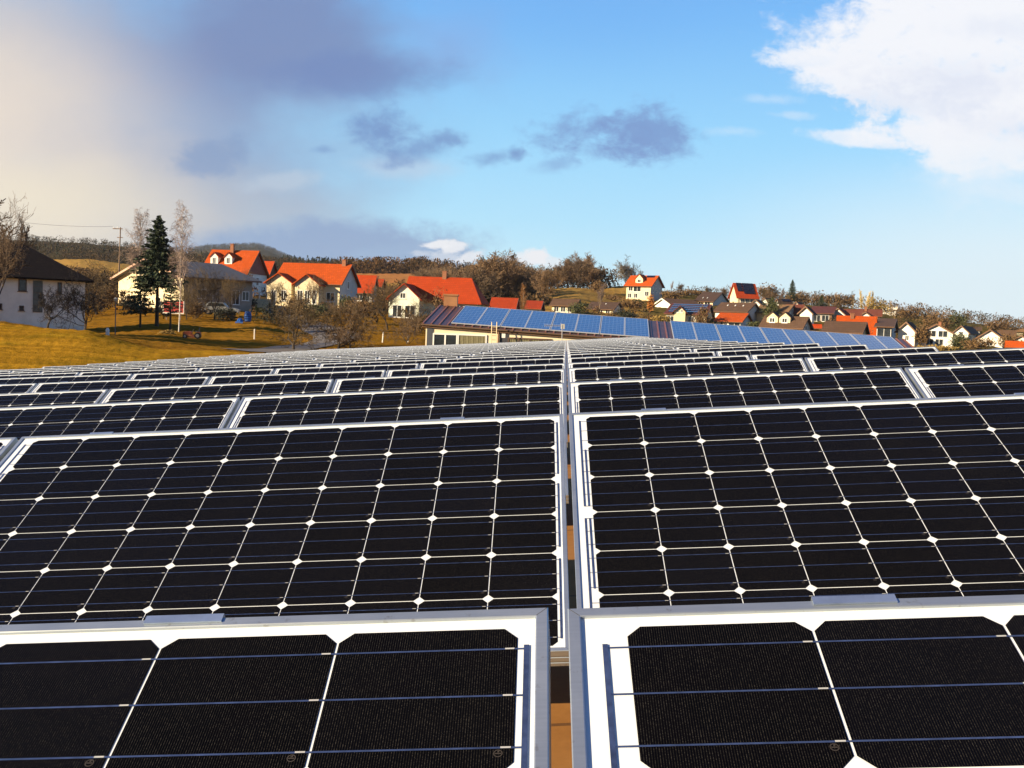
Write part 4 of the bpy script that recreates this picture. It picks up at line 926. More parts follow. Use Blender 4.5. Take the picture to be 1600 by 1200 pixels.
def oL_extra(root, roof, L, W, zE, rise, x0, x1):
    mb = MB(); s = rise / (W / 2); y0, y1 = -3.6, 0; z = lambda y: zE + y * s * .62 + .18
    c = [(x1 - L * .36, y1, z(y1)), (x1 + .3, y1, z(y1)), (x1 + .3, y0, z(y0)), (x1 - L * .36, y0, z(y0))]
    mb.face(c); mb.face([(a, b, q - .16) for a, b, q in reversed(c)])
    for i in range(4):
        j = (i + 1) % 4; mb.face((c[i], c[j], (c[j][0], c[j][1], c[j][2] - .16), (c[i][0], c[i][1], c[i][2] - .16)))
    mb.build('lower_roof', ROOFS['o'], roof)
house('R', -8, 1365, 524, 172, 1310, 1372, 506.5, 496, 'w', 'o', 'house with a large bright orange L-shaped roof in the middle of the slope', extra=oL_extra, chim=[(.36, .7, .5)], wins=[(.2, .6, 1.2, 1.0)], skyl=[(.35, .35)])
house('R', -22, 1392, 529, 165, 1369, 1404, 512, 499, 'b', 'b', 'brown boarded house with a grey gable right of the orange L-shaped roof', gm='s', wins=[(.5, .5, 2.2, 1.4)])
house('R', -26, 1343, 530, 140, 1287, 1353, 522, 504.5, 'o', 'b', 'broad plain brown roof low in front of the orange L-shaped roof', wins=[(.4, .5, 1.0, .6)])
house('R', -10, 1279, 520, 160, 1264, 1284, 514, 508, 'o', 'r', 'tiny red roof tucked beside the broad plain brown roof')
gablehouse(1428.5, 540, 165, 1435, 1402, 521, 504.5, 'w', 'b', 'tall white gabled house with a brown roof right of the brown boarded house', a=50, wins=(), gwins=[(.45, .5, .7, .9)])
gablehouse(1487.5, 545, 180, 1492, 1436, 523.5, 508, 'w', 'k', 'broad white gabled house with a dark roof and a long balcony', a=66, gwins=[(.3, .95, 1.6, 1.2), (.65, .95, 1.6, 1.2), (.4, .4, 1.4, 1.2), (.7, .4, 1.4, 1.2)],
           chim=[(.3, .9, .8)])
gablehouse(1512.5, 530, 235, 1528, 1490, 522, 510, 'w', 'b', 'white gabled house half hidden by bushes right of the balcony house', a=55, gwins=[(.5, .8, .9, 1.0)])
house('R', -12, 1531, 520, 300, 1512, 1536, 516.5, 511.5, 's', 'd', 'distant dark roof with a glinting solar patch on the right skyline', pvs=[(.3, .8, .2, .8, (4, 2))])
gablehouse(1566, 541, 205, 1573, 1526, 531.5, 516.5, 'w', 'b', 'wide bright white gable with a brown roof near the right edge', a=62, gwins=[(.5, .35, 1.2, 1.1)])
gablehouse(1606, 545, 215, 1614, 1583, 534, 525.5, 'w', 'm', 'white gable cut by the right edge of the picture', a=62)
house('R', -14, 1598, 550, 175, 1574, 1606, 544.5, 534.5, 'o', 'o', 'low orange roof at the right edge below the white gables')
house('R', -10, 1598, 526, 330, 1583, 1604, 519, 514.5, 'c', 't', 'pale distant house on the right skyline above the white gables')
house('R', -18, 1584, 533, 260, 1560, 1590, 527, 517, 'o', 'b', 'brown roof behind the wide bright white gable')
# works building on the ridge
house('R', -20, 1400, 494, 400, 1379, 1407, 484.5, 480, 'w', 'l', 'pale grey works building with a shallow roof on the right-hand ridge', wins=[(.3, .5, 1.6, .9), (.7, .5, 1.6, .9)], cat='building', name='works_building')

# ------------------------------------------------------------------ vegetation
def grow_tree(seed, H, kind):
    """returns (trunk MB, crown MB): limbs as tapered tubes down to fine twigs"""
    rng = random.Random(seed); T = MB(); C = MB()
    P = dict(
        broad=dict(trunk=.34, r=.022, n=(10, 8, 7, 4), ang=(48, 42, 40, 38), ln=(.50, .46, .46, .5), up=(.30, .16, .08, .04), wob=.10, t0=.30, wire=2.0),
        wood=dict(trunk=.30, r=.022, n=(10, 8, 8, 4), ang=(44, 42, 42, 40), ln=(.52, .46, .44, .42), up=(.34, .18, .08, .04), wob=.11, t0=.30, wire=5.5),
        apple=dict(trunk=.34, r=.032, n=(7, 8, 8, 5), ang=(58, 48, 45, 45), ln=(.62, .50, .44, .46), up=(.22, .10, .08, .05), wob=.22, t0=.45, wire=2.3),
        birch=dict(trunk=1.0, r=.009, n=(30, 8, 7, 0), ang=(42, 42, 45, 0), ln=(.30, .46, .55, 0), up=(.22, -.05, -.40, 0), wob=.07, t0=.32, wire=1.5),
        slim=dict(trunk=.9, r=.013, n=(24, 7, 6, 0), ang=(34, 34, 34, 0), ln=(.34, .42, .5, 0), up=(.5, .3, .2, 0), wob=.06, t0=.22, wire=3.2),
        shrub=dict(trunk=.12, r=.016, n=(12, 7, 6, 4), ang=(50, 36, 36, 36), ln=(.75, .42, .44, .5), up=(.25, .15, .1, .05), wob=.14, t0=.2, wire=1.6))[kind]
    def limb(mb, p, d, L, r, lev):
        seg = 5 if lev <= 1 else (3 if lev == 2 else 2); pts = [(p.copy(), r)]
        for i in range(seg):
            j = P['wob'] * (1 + .5 * lev)
            d = (d + Vector((rng.gauss(0, j), rng.gauss(0, j), rng.gauss(0, j))) + Vector((0, 0, P['up'][min(lev, 4) - 1] if lev else .04))).normalized()
            p = p + d * (L / seg); pts.append((p.copy(), max(r * (1 - .75 * (i + 1) / seg), .006 * P['wire'] * (H / 7) ** .5)))
        for a, b in zip(pts, pts[1:]): mb.tube(a[0], b[0], a[1], b[1], 6 if lev == 0 else (4 if lev == 1 else 3))
        return pts, d
    def rec(p, d, L, r, lev):
        mb = T if lev <= (0 if kind == 'birch' else 1) else C
        pts, dl = limb(mb, p, d, L, r, lev)
        if lev >= 4 or P['n'][lev] == 0: return
        n = P['n'][lev]; n = max(2, int(n * rng.uniform(.8, 1.2)))
        for k in range(n):
            t = (P['t0'] if lev == 0 else .25) + (1 - (P['t0'] if lev == 0 else .25)) * (k + rng.random()) / n
            if kind in ('broad', 'wood', 'apple', 'shrub') and lev == 0: t = rng.uniform(.55, 1.0)
            f = t * (len(pts) - 1); i = min(int(f), len(pts) - 2); q = pts[i][0].lerp(pts[i + 1][0], f - i); rr = pts[i][1] * .62
            ax = (pts[i + 1][0] - pts[i][0]).normalized(); o = ax.orthogonal().normalized()
            o = Matrix.Rotation(rng.uniform(0, 2 * math.pi) if lev else 2 * math.pi * (k * .382 + rng.random() * .1), 3, ax) @ o
            an = R_(P['ang'][lev] * rng.uniform(.6, 1.25))
            nd = (ax * math.cos(an) + o * math.sin(an)).normalized()
            ll = (L if lev else H) * P['ln'][lev] * rng.uniform(.75, 1.2)
            if lev == 0 and kind in ('birch', 'slim'): ll *= 1.15 - .75 * t
            rec(q, nd, ll, min(rr, .02 * ll + .006), lev + 1)
    rec(Vector((0, 0, -.3)), Vector((rng.gauss(0, .04), rng.gauss(0, .04), 1)), H * P['trunk'], H * P['r'], 0)
    return T, C

bark = mat('dark_bark', (0.045, 0.033, 0.024), 0.95, var=0.35, scale=6, bump=0.5)
barkl = mat('pale_bark', (0.20, 0.15, 0.10), 0.95, var=0.3, scale=6)
twig = mat('brown_twigs', (0.105, 0.066, 0.036), 0.9, var=0.25, scale=2)
twigw = mat('warm_brown_twigs', (0.165, 0.100, 0.050), 0.9, var=0.25, scale=2)
twigs = mat('silver_grey_twigs', (0.20, 0.165, 0.125), 0.9, var=0.2, scale=2)
twigd = mat('grey_brown_twigs', (0.150, 0.102, 0.060), 0.9, var=0.25, scale=2)
twigo = mat('russet_twigs', (0.24, 0.11, 0.035), 0.9, var=0.25, scale=2)
twigp = mat('pinkish_twigs', (0.24, 0.175, 0.14), 0.9, var=0.2, scale=2)
twigy = mat('yellow_twigs', (0.50, 0.36, 0.10), 0.9, var=0.2, scale=2)
twigg = mat('mossy_twigs', (0.085, 0.055, 0.022), 0.9, var=0.3, scale=1.5)
def birch_bark():
    m = bpy.data.materials.new('birch_bark'); m.use_nodes = True; nt = m.node_tree; g = G(nt); b = nt.nodes['Principled BSDF']; b.inputs['Roughness'].default_value = .8
    tc = nt.nodes.new('ShaderNodeTexCoord'); mp = nt.nodes.new('ShaderNodeMapping'); mp.inputs['Scale'].default_value = (3, 3, 9); nt.links.new(tc.outputs['Object'], mp.inputs[0])
    n = g.noise(mp.outputs[0], 1.2, 4, .7); nt.links.new(g.ramp(n, [(.54, (0.56, 0.53, 0.47)), (.62, (0.07, 0.06, 0.05))]), b.inputs['Base Color']); return m
BB = birch_bark()
_tc = {}
def tree_meshes(kind, seed, H):
    k = (kind, seed, H)
    if k not in _tc:
        T, C = grow_tree(seed, H, kind); _tc[k] = (T.mesh('trunk', bark, True, False), C.mesh('crown', twig, False, False))
    return _tc[k]
def bare_tree(name, loc, kind, seed, H0, H, label, cat='tree', group=None, tw=None, bk=None, wide=1.0, rz=0.0):
    tm, cm = tree_meshes(kind, seed, H0)
    r = empty(name, loc, rz, label, cat, group); s = H / H0; r.scale = (s * wide, s * wide, s)
    t = link('trunk', tm, r); c = link('crown', cm, r)
    for o, m in ((t, bk), (c, tw)):
        if m is not None: o.material_slots[0].link = 'OBJECT'; o.material_slots[0].material = m
    return r

def leaf_puffs(mb, rng, n, centre, rad, size, up=0.0):
    """n small leaf- or twig-tuft faces in an ellipsoid, denser toward the outside, clumped"""
    clumps = [Vector((rng.gauss(0, 1), rng.gauss(0, 1), rng.gauss(0, 1))).normalized() * rng.uniform(.35, .95) for _ in range(max(4, n // 30))]
    for _ in range(n):
        c = rng.choice(clumps); q = c + Vector((rng.gauss(0, .2), rng.gauss(0, .2), rng.gauss(0, .2)))
        p = Vector((centre[0] + q.x * rad[0], centre[1] + q.y * rad[1], centre[2] + q.z * rad[2]))
        a = Vector((rng.gauss(0, 1), rng.gauss(0, 1), rng.gauss(0, 1) + up)).normalized(); b = a.orthogonal().normalized(); b = Matrix.Rotation(rng.uniform(0, 6.28), 3, a) @ b
        l = size * rng.uniform(.6, 1.6); w = l * rng.uniform(.25, .5)
        mb.face((p - a * l, p + b * w, p + a * l, p - b * w * .6))

def spruce(name, loc, H, wid, seed, label, low=.12, sparse=1.0, m=None, group=None, dens=1.0):
    rng = random.Random(seed); r = empty(name, loc, rng.uniform(0, 6), label, 'conifer', group)
    mb = MB(); k = 8
    for i in range(k): mb.tube((0, 0, -.4 + (H + .3) * i / k), (0, 0, -.4 + (H + .3) * (i + 1) / k), .018 * H * (1 - i / k) + .012, .018 * H * (1 - (i + 1) / k) + .012, 7)
    mb.build('trunk', bark, r, True, fix=False)
    mb = MB(); z = H * low
    while z < H * .99:
        t = (z / H - low) / (1 - low); R = wid / 2 * ((1 - t) ** .85) * rng.uniform(.8, 1.12) + .06
        nb = max(5, int((10 - 4 * t) * sparse))
        a0 = rng.uniform(0, 6.28)
        for b in range(nb):
            if rng.random() > sparse + .25: continue
            a = a0 + 6.283 * b / nb + rng.gauss(0, .2); rr = R * rng.uniform(.7, 1.15); d = Vector((math.cos(a), math.sin(a), -.22 + .5 * t + rng.gauss(0, .12))).normalized(); p0 = Vector((0, 0, z + rng.gauss(0, .05))); tip = p0 + d * rr + Vector((0, 0, .12 * rr))
            mb.tube(p0, tip, .012 * rr + .01, .004, 3, 1)
            n = int((10 + 16 * rr) * dens)
            for i in range(n):
                f = rng.uniform(.15, 1.05); q = p0.lerp(tip, f) + Vector((rng.gauss(0, .07), rng.gauss(0, .07), rng.gauss(0, .05))) * (rr * .8 + .15)
                ax = (d + Vector((rng.gauss(0, .5), rng.gauss(0, .5), rng.gauss(-.25, .4)))).normalized(); sd = ax.orthogonal().normalized(); sd = Matrix.Rotation(rng.uniform(0, 6.28), 3, ax) @ sd
                l = rng.uniform(.10, .22) * (H / 9) ** .5; w = l * .38
                mb.face((q - ax * l * .4, q + sd * w, q + ax * l, q - sd * w))
        z += H * .0175 * rng.uniform(.7, 1.3) / max(.5, sparse)
    mb.build('crown', [m or mat('spruce_needles', (0.028, 0.045, 0.016), 0.8, var=0.4, scale=1.2), bark], r, fix=False)
    return r

BUSH = dict(d=mat('dark_hedge_leaves', (0.022, 0.024, 0.010), 0.8, var=0.4, scale=1.5), b=mat('brown_bush_twigs', (0.13, 0.075, 0.028), 0.9, var=0.35, scale=1.2),
            g=mat('green_bush_leaves', (0.055, 0.060, 0.016), 0.8, var=0.4, scale=1.2), o=mat('rust_bush_leaves', (0.34, 0.13, 0.02), 0.8, var=0.3, scale=1.2),
            y=mat('straw_bush_leaves', (0.24, 0.16, 0.04), 0.85, var=0.3, scale=1.2))
def bush(px, py, Y, wpx, hpx, kind, label, cat='bush', group=None, n=None):
    rng = random.Random(int(px * 7 + py)); s = Y / FPX; loc = at(px, py, Y); loc.z = min(loc.z, gz(loc.x, loc.y) + .3)
    h = (py - hpx, ) and at(px, py - hpx, Y).z - loc.z
    r = empty('bush' if cat == 'bush' else 'hedge', loc, 0, label, cat, group); w = wpx * s
    mb = MB(); n = n or int(min(1500, 120 + wpx * hpx * 1.6))
    leaf_puffs(mb, rng, n, (0, 0, h * .5), (w * .46, min(w * .46, 2.2), h * .46), max(.07, s * 1.6))
    mb.build('foliage', BUSH[kind], r, fix=False)
    mb = MB()
    for i in range(6): mb.tube((rng.gauss(0, .1), rng.gauss(0, .1), -.5), (rng.gauss(0, w * .18), rng.gauss(0, .4), h * .6), .035, .012, 4)
    mb.build('stem', bark, r, fix=False)
    return r

def tree_at(name, px, py, Y, top, kind, seed, label, group=None, **k):
    loc = at(px, py, Y); g_ = gz(loc.x, loc.y)
    H = at(px, top, Y).z - loc.z; loc.z = min(loc.z, g_ + .2)
    H0 = dict(apple=4.0, broad=12.0, wood=12.0, birch=11.0, slim=12.0, shrub=4.0)[kind]
    return bare_tree(name, loc, kind, seed, H0, H, label, k.pop('cat', 'tree'), group, rz=(seed * 1.7 + px) % 6.28, **k)

# foreground trees left
tree_at('bare_tree', -58, 512, 68, 292, 'wood', 2, 'big bare tree at the left edge, its twigs hanging over the dark hipped roof', tw=twig, wide=1.05)
tree_at('bare_tree', -12, 512, 64, 300, 'broad', 1, 'thin open bare tree at the left edge, beside a denser one', tw=twig, wide=.6)
tree_at('bare_tree', -175, 512, 66, 300, 'wood', 3, 'bare tree added beyond the left edge to shade the lawn', tw=twig, wide=1.2)  # added out of view so that its shadow falls on the lawn
tree_at('bare_tree', 54, 470, 108, 318, 'slim', 5, 'thin bare treetop rising behind the dark hipped roof', tw=twig, wide=.8)
tree_at('fruit_tree', 75, 511, 66, 432, 'apple', 2, 'gnarled bare fruit tree before the white house wall', wide=.8, tw=bark)
tree_at('fruit_tree', 133, 518, 66, 436, 'apple', 3, 'bare fruit tree standing at the right corner of the white house', wide=1.0, tw=bark)
tree_at('fruit_tree', 152, 482, 120, 410, 'apple', 4, 'bushy bare fruit tree between the white house and the cream gable', wide=1.25, tw=twigg)
tree_at('birch_tree', 219, 508, 100, 338, 'birch', 11, 'white-stemmed birch left of the tall spruce', tw=twigp, bk=BB, wide=.8)
tree_at('birch_tree', 279, 524, 88, 334, 'birch', 12, 'white-stemmed birch right of the tall spruce', tw=twigp, bk=BB, wide=.75)
spruce('spruce_tree', at(245, 511, 93), at(245, 337, 93).z - at(245, 511, 93).z, 4.3, 21, 'tall dark green spruce with a bare lower stem', low=.38, dens=1.5)
spruce('pine_tree', at(219, 511, 92), at(219, 418, 92).z - at(219, 511, 92).z, 2.9, 22, 'sparse ragged young conifer left of the tall spruce', low=.25, sparse=.62, dens=1.6)
spruce('pine_tree', at(266, 517, 90), at(266, 424, 90).z - at(266, 517, 90).z, 2.1, 23, 'thin sparse conifer between the spruce and the right birch', low=.30, sparse=.5, dens=1.3)
tree_at('fruit_tree', 335, 500, 112, 420, 'broad', 2, 'bare tree before the shaded flank of the low-gabled house', tw=twigg)
tree_at('fruit_tree', 310, 500, 113, 415, 'shrub', 6, 'many-stemmed bare tree against the low-gabled house', tw=twigg)
tree_at('bare_tree', 362, 500, 111, 424, 'broad', 3, 'bare tree close to the parked car, before the low-gabled house', tw=twigg, wide=.8)
tree_at('bare_tree', 292, 505, 108, 436, 'broad', 1, 'small bare tree at the near corner of the low-gabled house', tw=twigg, wide=.8)
tree_at('bare_tree', 425, 498, 118, 432, 'broad', 2, 'bare tree before the left-hand front gable of the cream house', tw=twigg, wide=.9)
tree_at('fruit_tree', 648, 508, 100, 452, 'apple', 9, 'bare fruit tree before the glazed gable', tw=twigg, wide=1.1)
tree_at('fruit_tree', 460, 552, 70, 452, 'apple', 7, 'bare fruit tree with a thick dark trunk beside the road', wide=1.15, tw=twigg)
tree_at('fruit_tree', 527, 553, 69, 458, 'apple', 8, 'leaning bare fruit tree in the middle of the lawn', wide=1.1, tw=twigg)
tree_at('fruit_tree', 552, 553, 70, 470, 'apple', 9, 'forked bare fruit tree close to the leaning one', wide=1.1)
tree_at('bare_tree', 606, 516, 106, 436, 'broad', 3, 'rounded brownish bare tree left of the glazed gable', tw=twigg, wide=1.0)
tree_at('fruit_tree', 634, 545, 76, 490, 'apple', 10, 'small bare fruit tree just left of the long cream building', wide=1.05)
tree_at('bare_tree', 489, 482, 141, 424, 'broad', 1, 'bare tree before the right-hand front gable of the cream house', tw=twig, wide=.8)
tree_at('bare_tree', 384, 465, 150, 408, 'broad', 3, 'bare tree in front of the bright orange roof', tw=twig, wide=.7)
tree_at('bare_tree', 590, 476, 160, 436, 'broad', 2, 'bushy bare tree right of the plain red roof', tw=twigg, wide=1.2)
# hedges and garden bushes, left
for i, (px, py, Y, w, h, k, lab, cat) in enumerate([
    (428, 508, 108, 62, 34, 'd', 'dark hedge below the cream house, right of the blue barrel', 'hedge'), (352, 502, 109, 44, 22, 'd', 'dark hedge in front of the parked car', 'hedge'),
    (385, 480, 135, 40, 14, 'd', 'low dark hedge under the terrace rail', 'hedge'), (303, 497, 110, 40, 26, 'b', 'brown bush below the low-gabled house', 'bush'), (492, 498, 118, 52, 26, 'g', 'green-brown bush below the two front gables', 'bush'),
    (560, 498, 116, 50, 38, 'b', 'tall brown bush right of the cream house', 'bush'), (655, 508, 104, 44, 22, 'b', 'brown bush under the glazed gable', 'bush'), (690, 480, 118, 36, 30, 'b', 'brown bush right of the glazed gable', 'bush'),
    (160, 478, 125, 46, 34, 'b', 'dark brown bush at the left of the cream gable', 'bush'), (204, 482, 120, 46, 12, 'd', 'low dark hedge at the foot of the cream gable', 'hedge'), (258, 490, 116, 40, 12, 'd', 'low dark hedge behind the red board', 'hedge'),
    (262, 528, 82, 30, 14, 'y', 'dry grassy tussock at the foot of the right birch', 'bush'), (466, 486, 126, 40, 26, 'b', 'brown bush before the left front gable', 'bush'), (540, 486, 136, 30, 26, 'g', 'green bush at the grey end of the cream house', 'bush'),
    (150, 440, 200, 90, 26, 'b', 'brown thicket on the bank under the stubble strip', 'thicket'), (110, 436, 220, 70, 22, 'b', 'brown thicket behind the dark hipped roof', 'thicket'), (215, 445, 210, 60, 26, 'b', 'brown thicket behind the cream gable', 'thicket'),
    (445, 470, 170, 24, 22, 'd', 'dark bush between the dark boarded house and the cream house', 'bush'), (765, 500, 120, 30, 22, 'd', 'dark bush behind the ridge of the long building', 'bush'), (610, 470, 150, 40, 24, 'b', 'brown bush left of the pale green house', 'bush')]):
    bush(px, py, Y, w, h, k, lab, cat)

# wood on the hill behind the red roofs
rngw = random.Random(77)
def wood_tree(px, Y, Hm, kind, seed, tw, label, group, wide=1.0, name='bare_tree', bk=None):
    p = on_ground(px, Y, -.2); H0 = dict(broad=12.0, wood=12.0, slim=12.0, shrub=4.0, birch=11.0)[kind]
    bare_tree(name, p, kind, seed, H0, Hm, label, 'tree', group, tw=tw, bk=bk, wide=wide, rz=rngw.uniform(0, 6.28))
LB = 'one of the bare brown trees massed in the wood behind the red roofs'
GB = 'bare trees of the wood behind the red roofs'
prof = [(690, 436), (715, 420), (740, 405), (765, 394), (790, 396), (812, 412), (835, 410), (855, 407), (872, 412), (890, 400), (905, 396), (925, 412), (945, 425)]
def proft(px):
    return np.interp(px, [p[0] for p in prof], [p[1] for p in prof])
for i in range(58):
    px = 655 + 285 * (i + rngw.random()) / 58; Y = rngw.uniform(205, 300)
    if px > 850: Y = rngw.uniform(288, 330)
    g_ = on_ground(px, Y); topz = at(px, proft(px) + rngw.uniform(0, 14), Y).z
    H = max(7, min(17, topz - g_.z + .2))
    wood_tree(px, Y, H, 'wood', 1 + i % 3, [twigd, twigw, twig, twigw, twigd][i % 5], LB, GB, rngw.uniform(.95, 1.3))
for px, Y, top, kind, seed, tw, lab, wd in [(772, 225, 393, 'wood', 2, twigw, 'tallest rounded bare tree of the wood, against the white cloud', 1.15), (806, 240, 404, 'wood', 1, twig, 'bare tree right of the tallest one in the wood', 1.0),
                                   (898, 272, 398, 'wood', 3, twig, 'tall open bare tree at the right end of the wood', 1.1), (977, 285, 404, 'wood', 1, twigs, 'lone round bare tree on the skyline left of the hill house', 1.15)]:
    g_ = on_ground(px, Y); wood_tree(px, Y, at(px, top, Y).z - g_.z, kind, seed, tw, lab, None, wd)
tree_at('birch_tree', 817, 490, 140, 424, 'birch', 11, 'slender pale birch standing between the two low red roofs', tw=twigo, bk=BB, wide=.7)
tree_at('bare_tree', 935, 485, 195, 440, 'slim', 5, 'pale many-stemmed bare tree on the grassy slope', tw=twigp, bk=barkl, wide=1.1)
for i, (px, py, Y, w, h, k, lab) in enumerate([
    (850, 482, 215, 50, 18, 'b', 'brown scrub at the foot of the wood'), (905, 486, 180, 40, 16, 'g', 'green-brown scrub on the lower grassy slope'), (935, 450, 268, 30, 14, 'b', 'small brown scrub on the brow of the grassy slope'), (985, 484, 215, 44, 18, 'b', 'brown scrub below the hill house'),
    (1015, 486, 205, 14, 28, 'o', 'bright rust-coloured shrub below the hill house'), (996, 478, 232, 22, 12, 'g', 'green-brown bush before the hill house front'), (958, 470, 250, 30, 9, 'b', 'brown bush left of the hill house'), (1050, 466, 262, 40, 14, 'b', 'brown bush right of the hill house'),
    (1096, 512, 168, 34, 34, 'b', 'large brown bush at the right end of the striped solar roof'), (975, 498, 172, 46, 14, 'd', 'dark hedge right of the dark-roofed bungalow'), (1032, 500, 172, 40, 10, 'y', 'straw-coloured hedge left of the striped solar roof'), (1080, 462, 300, 60, 10, 'b', 'thin brown scrub line on the skyline left of the steep solar house'),
    (1205, 505, 190, 34, 38, 'g', 'dark green rounded fir-like bush beside the long dormered house'), (1180, 514, 165, 30, 14, 'g', 'green bush right of the small orange roof'), (1340, 520, 150, 40, 10, 'b', 'brown hedge behind the broad plain brown roof'),
    (1440, 540, 165, 26, 34, 'b', 'tall brown bush between the two white gabled houses'), (1500, 545, 170, 40, 26, 'g', 'green-brown bush right of the balcony house'), (1530, 548, 165, 60, 22, 'b', 'long brown bush under the wide white gable'), (1575, 540, 190, 36, 18, 'b', 'brown bush right of the wide white gable'),
    (1460, 550, 150, 70, 12, 'y', 'straw-coloured hedge low before the balcony house'), (1420, 498, 330, 60, 20, 'b', 'brown thicket on the ridge right of the works building'), (1465, 512, 260, 66, 26, 'b', 'brown thicket behind the balcony house'), (1495, 508, 300, 40, 20, 'g', 'greenish thicket above the half-hidden white gable'),
    (1282, 492, 270, 26, 22, 'd', 'dark green bush above the maroon balcony house'), (1245, 470, 320, 70, 16, 'b', 'brown thicket on the skyline right of the fir'), (1310, 478, 320, 70, 18, 'b', 'brown thicket on the skyline in the middle of the slope'), (1370, 482, 320, 60, 18, 'y', 'straw-coloured thicket under the yellow treetops'),
    (1560, 514, 330, 44, 14, 'b', 'brown thicket on the far right skyline'), (1200, 462, 340, 46, 20, 'b', 'brown thicket right of the steep solar house')]):
    bush(px, py, Y, w, h, k, lab)
spruce('fir_tree', at(1237, 470, 320), at(1237, 437, 320).z - at(1237, 470, 320).z, 4.0, 31, 'dark pointed fir on the skyline above the village', low=.05, dens=.7)
spruce('fir_tree', at(1205, 500, 205), at(1205, 464, 205).z - at(1205, 500, 205).z, 3.6, 32, 'dark green fir in the middle of the village', low=.04, dens=.9, m=mat('olive_needles', (0.05, 0.06, 0.014), .8, var=.4, scale=1))
spruce('fir_tree', at(1283, 486, 290), at(1283, 461, 290).z - at(1283, 486, 290).z, 3.0, 33, 'small dark fir above the maroon balcony house', low=.04, dens=.7)
LS = 'one of the bare trees along the skyline above the village'; GS = 'bare trees along the skyline above the village'
for i, (px, Y, top) in enumerate([(1128, 310, 446), (1140, 330, 447), (1190, 330, 448), (1200, 325, 452), (1217, 330, 450), (1226, 340, 455), (1253, 330, 455), (1266, 335, 458), (1277, 330, 456), (1291, 335, 458), (1302, 330, 458), (1312, 340, 460), (1322, 335, 456),
                                  (1391, 340, 470), (1404, 345, 478), (1415, 350, 482), (1428, 340, 482), (1442, 330, 486), (1455, 320, 486), (1468, 320, 488), (1480, 320, 492), (1490, 310, 494), (1550, 340, 508), (1562, 340, 508), (1060, 330, 452), (1045, 330, 456), (1100, 335, 452)]):
    g_ = on_ground(px, Y); H = max(4, at(px, top, Y).z - g_.z); wood_tree(px, Y, H, ['wood', 'slim', 'wood'][i % 3], [1, 5, 3][i % 3], [twig, twigp, twigg][i % 3], LS, GS, 1.0)
tree_at('bare_tree', 1582, 520, 330, 502, 'broad', 2, 'round bare tree alone on the far right skyline', tw=twigg)
for px, top in ((1330, 460), (1344, 453), (1351, 455), (1358, 455)):
    g_ = on_ground(px, 345); wood_tree(px, 345, at(px, top, 345).z - g_.z, 'slim', 5, twigy, 'one of the sunlit yellow poplar-like trees on the skyline', 'yellow trees on the skyline', .75, name='poplar_tree', bk=twigy)

# far woods that read as one mass
def twig_mass(name, bands, seed, mname, fl, kinds=None):
    """thousands of small twig-tuft faces grouped into crowns; one mass nobody could count"""
    rng = np.random.default_rng(seed); VV = []; CC = []
    kinds = np.array(kinds) if kinds else np.array([(0.062, 0.041, 0.022), (0.080, 0.050, 0.024), (0.042, 0.034, 0.019), (0.020, 0.027, 0.011), (0.11, 0.060, 0.025), (0.20, 0.13, 0.035)])
    for n, px0, px1, Y0, Y1, H, mix, nf in bands:
        px = rng.uniform(px0, px1, n); Y = rng.uniform(Y0, Y1, n); ki = rng.choice(mix, n); h = H * rng.uniform(.6, 1.25, n); con = ki == 3
        X = np.array([on_ground(a, b).x for a, b in zip(px, Y)]); Z = ground(X, Y) - .4
        W = h * np.where(con, .25, .45); col = kinds[ki] * rng.uniform(.75, 1.25, (n, 1))
        t = rng.random((n, nf)) ** .8
        rr = np.where(con[:, None], W[:, None] * (1 - t * .95), W[:, None] * np.sqrt(np.clip(1 - (t * 1.7 - .75) ** 2, .05, 1)))
        a = rng.uniform(0, 6.283, (n, nf)); q = rng.random((n, nf)) ** .5
        P = np.stack([X[:, None] + np.cos(a) * rr * q, Y[:, None] + np.sin(a) * rr * q, Z[:, None] + h[:, None] * t], -1).reshape(-1, 3)
        ax = rng.normal(0, .55, P.shape); ax[:, 2] += 1; ax /= np.linalg.norm(ax, axis=1, keepdims=True)
        b = np.cross(ax, rng.normal(0, 1, P.shape)); b /= np.linalg.norm(b, axis=1, keepdims=True)
        l = (np.repeat(h, nf) * fl * rng.uniform(.6, 1.5, len(P)))[:, None]; w = l * .42
        VV.append(np.stack([P - ax * l, P + b * w, P + ax * l, P - b * w], 1)); CC.append(np.repeat(col, nf, 0))
    V = np.concatenate(VV); c = np.concatenate(CC); k = len(V)
    me = bpy.data.meshes.new(name); me.vertices.add(4 * k); me.vertices.foreach_set('co', V.reshape(-1)); me.loops.add(4 * k); me.loops.foreach_set('vertex_index', np.arange(4 * k, dtype=np.int32))
    me.polygons.add(k); me.polygons.foreach_set('loop_start', np.arange(0, 4 * k, 4, dtype=np.int32)); me.update(calc_edges=True)
    ca = me.color_attributes.new('tint', 'FLOAT_COLOR', 'CORNER'); arr = np.ones((k, 4, 4)); arr[:, :, :3] = c[:, None, :]; ca.data.foreach_set('color', arr.reshape(-1))
    m = bpy.data.materials.new(mname); m.use_nodes = True; nt = m.node_tree; b = nt.nodes['Principled BSDF']; b.inputs['Roughness'].default_value = .95; b.inputs['Specular IOR Level'].default_value = .1
    a = nt.nodes.new('ShaderNodeAttribute'); a.attribute_name = 'tint'; nt.links.new(a.outputs['Color'], b.inputs['Base Color']); me.materials.append(m)
    o = link(name, me); o['kind'] = 'stuff'
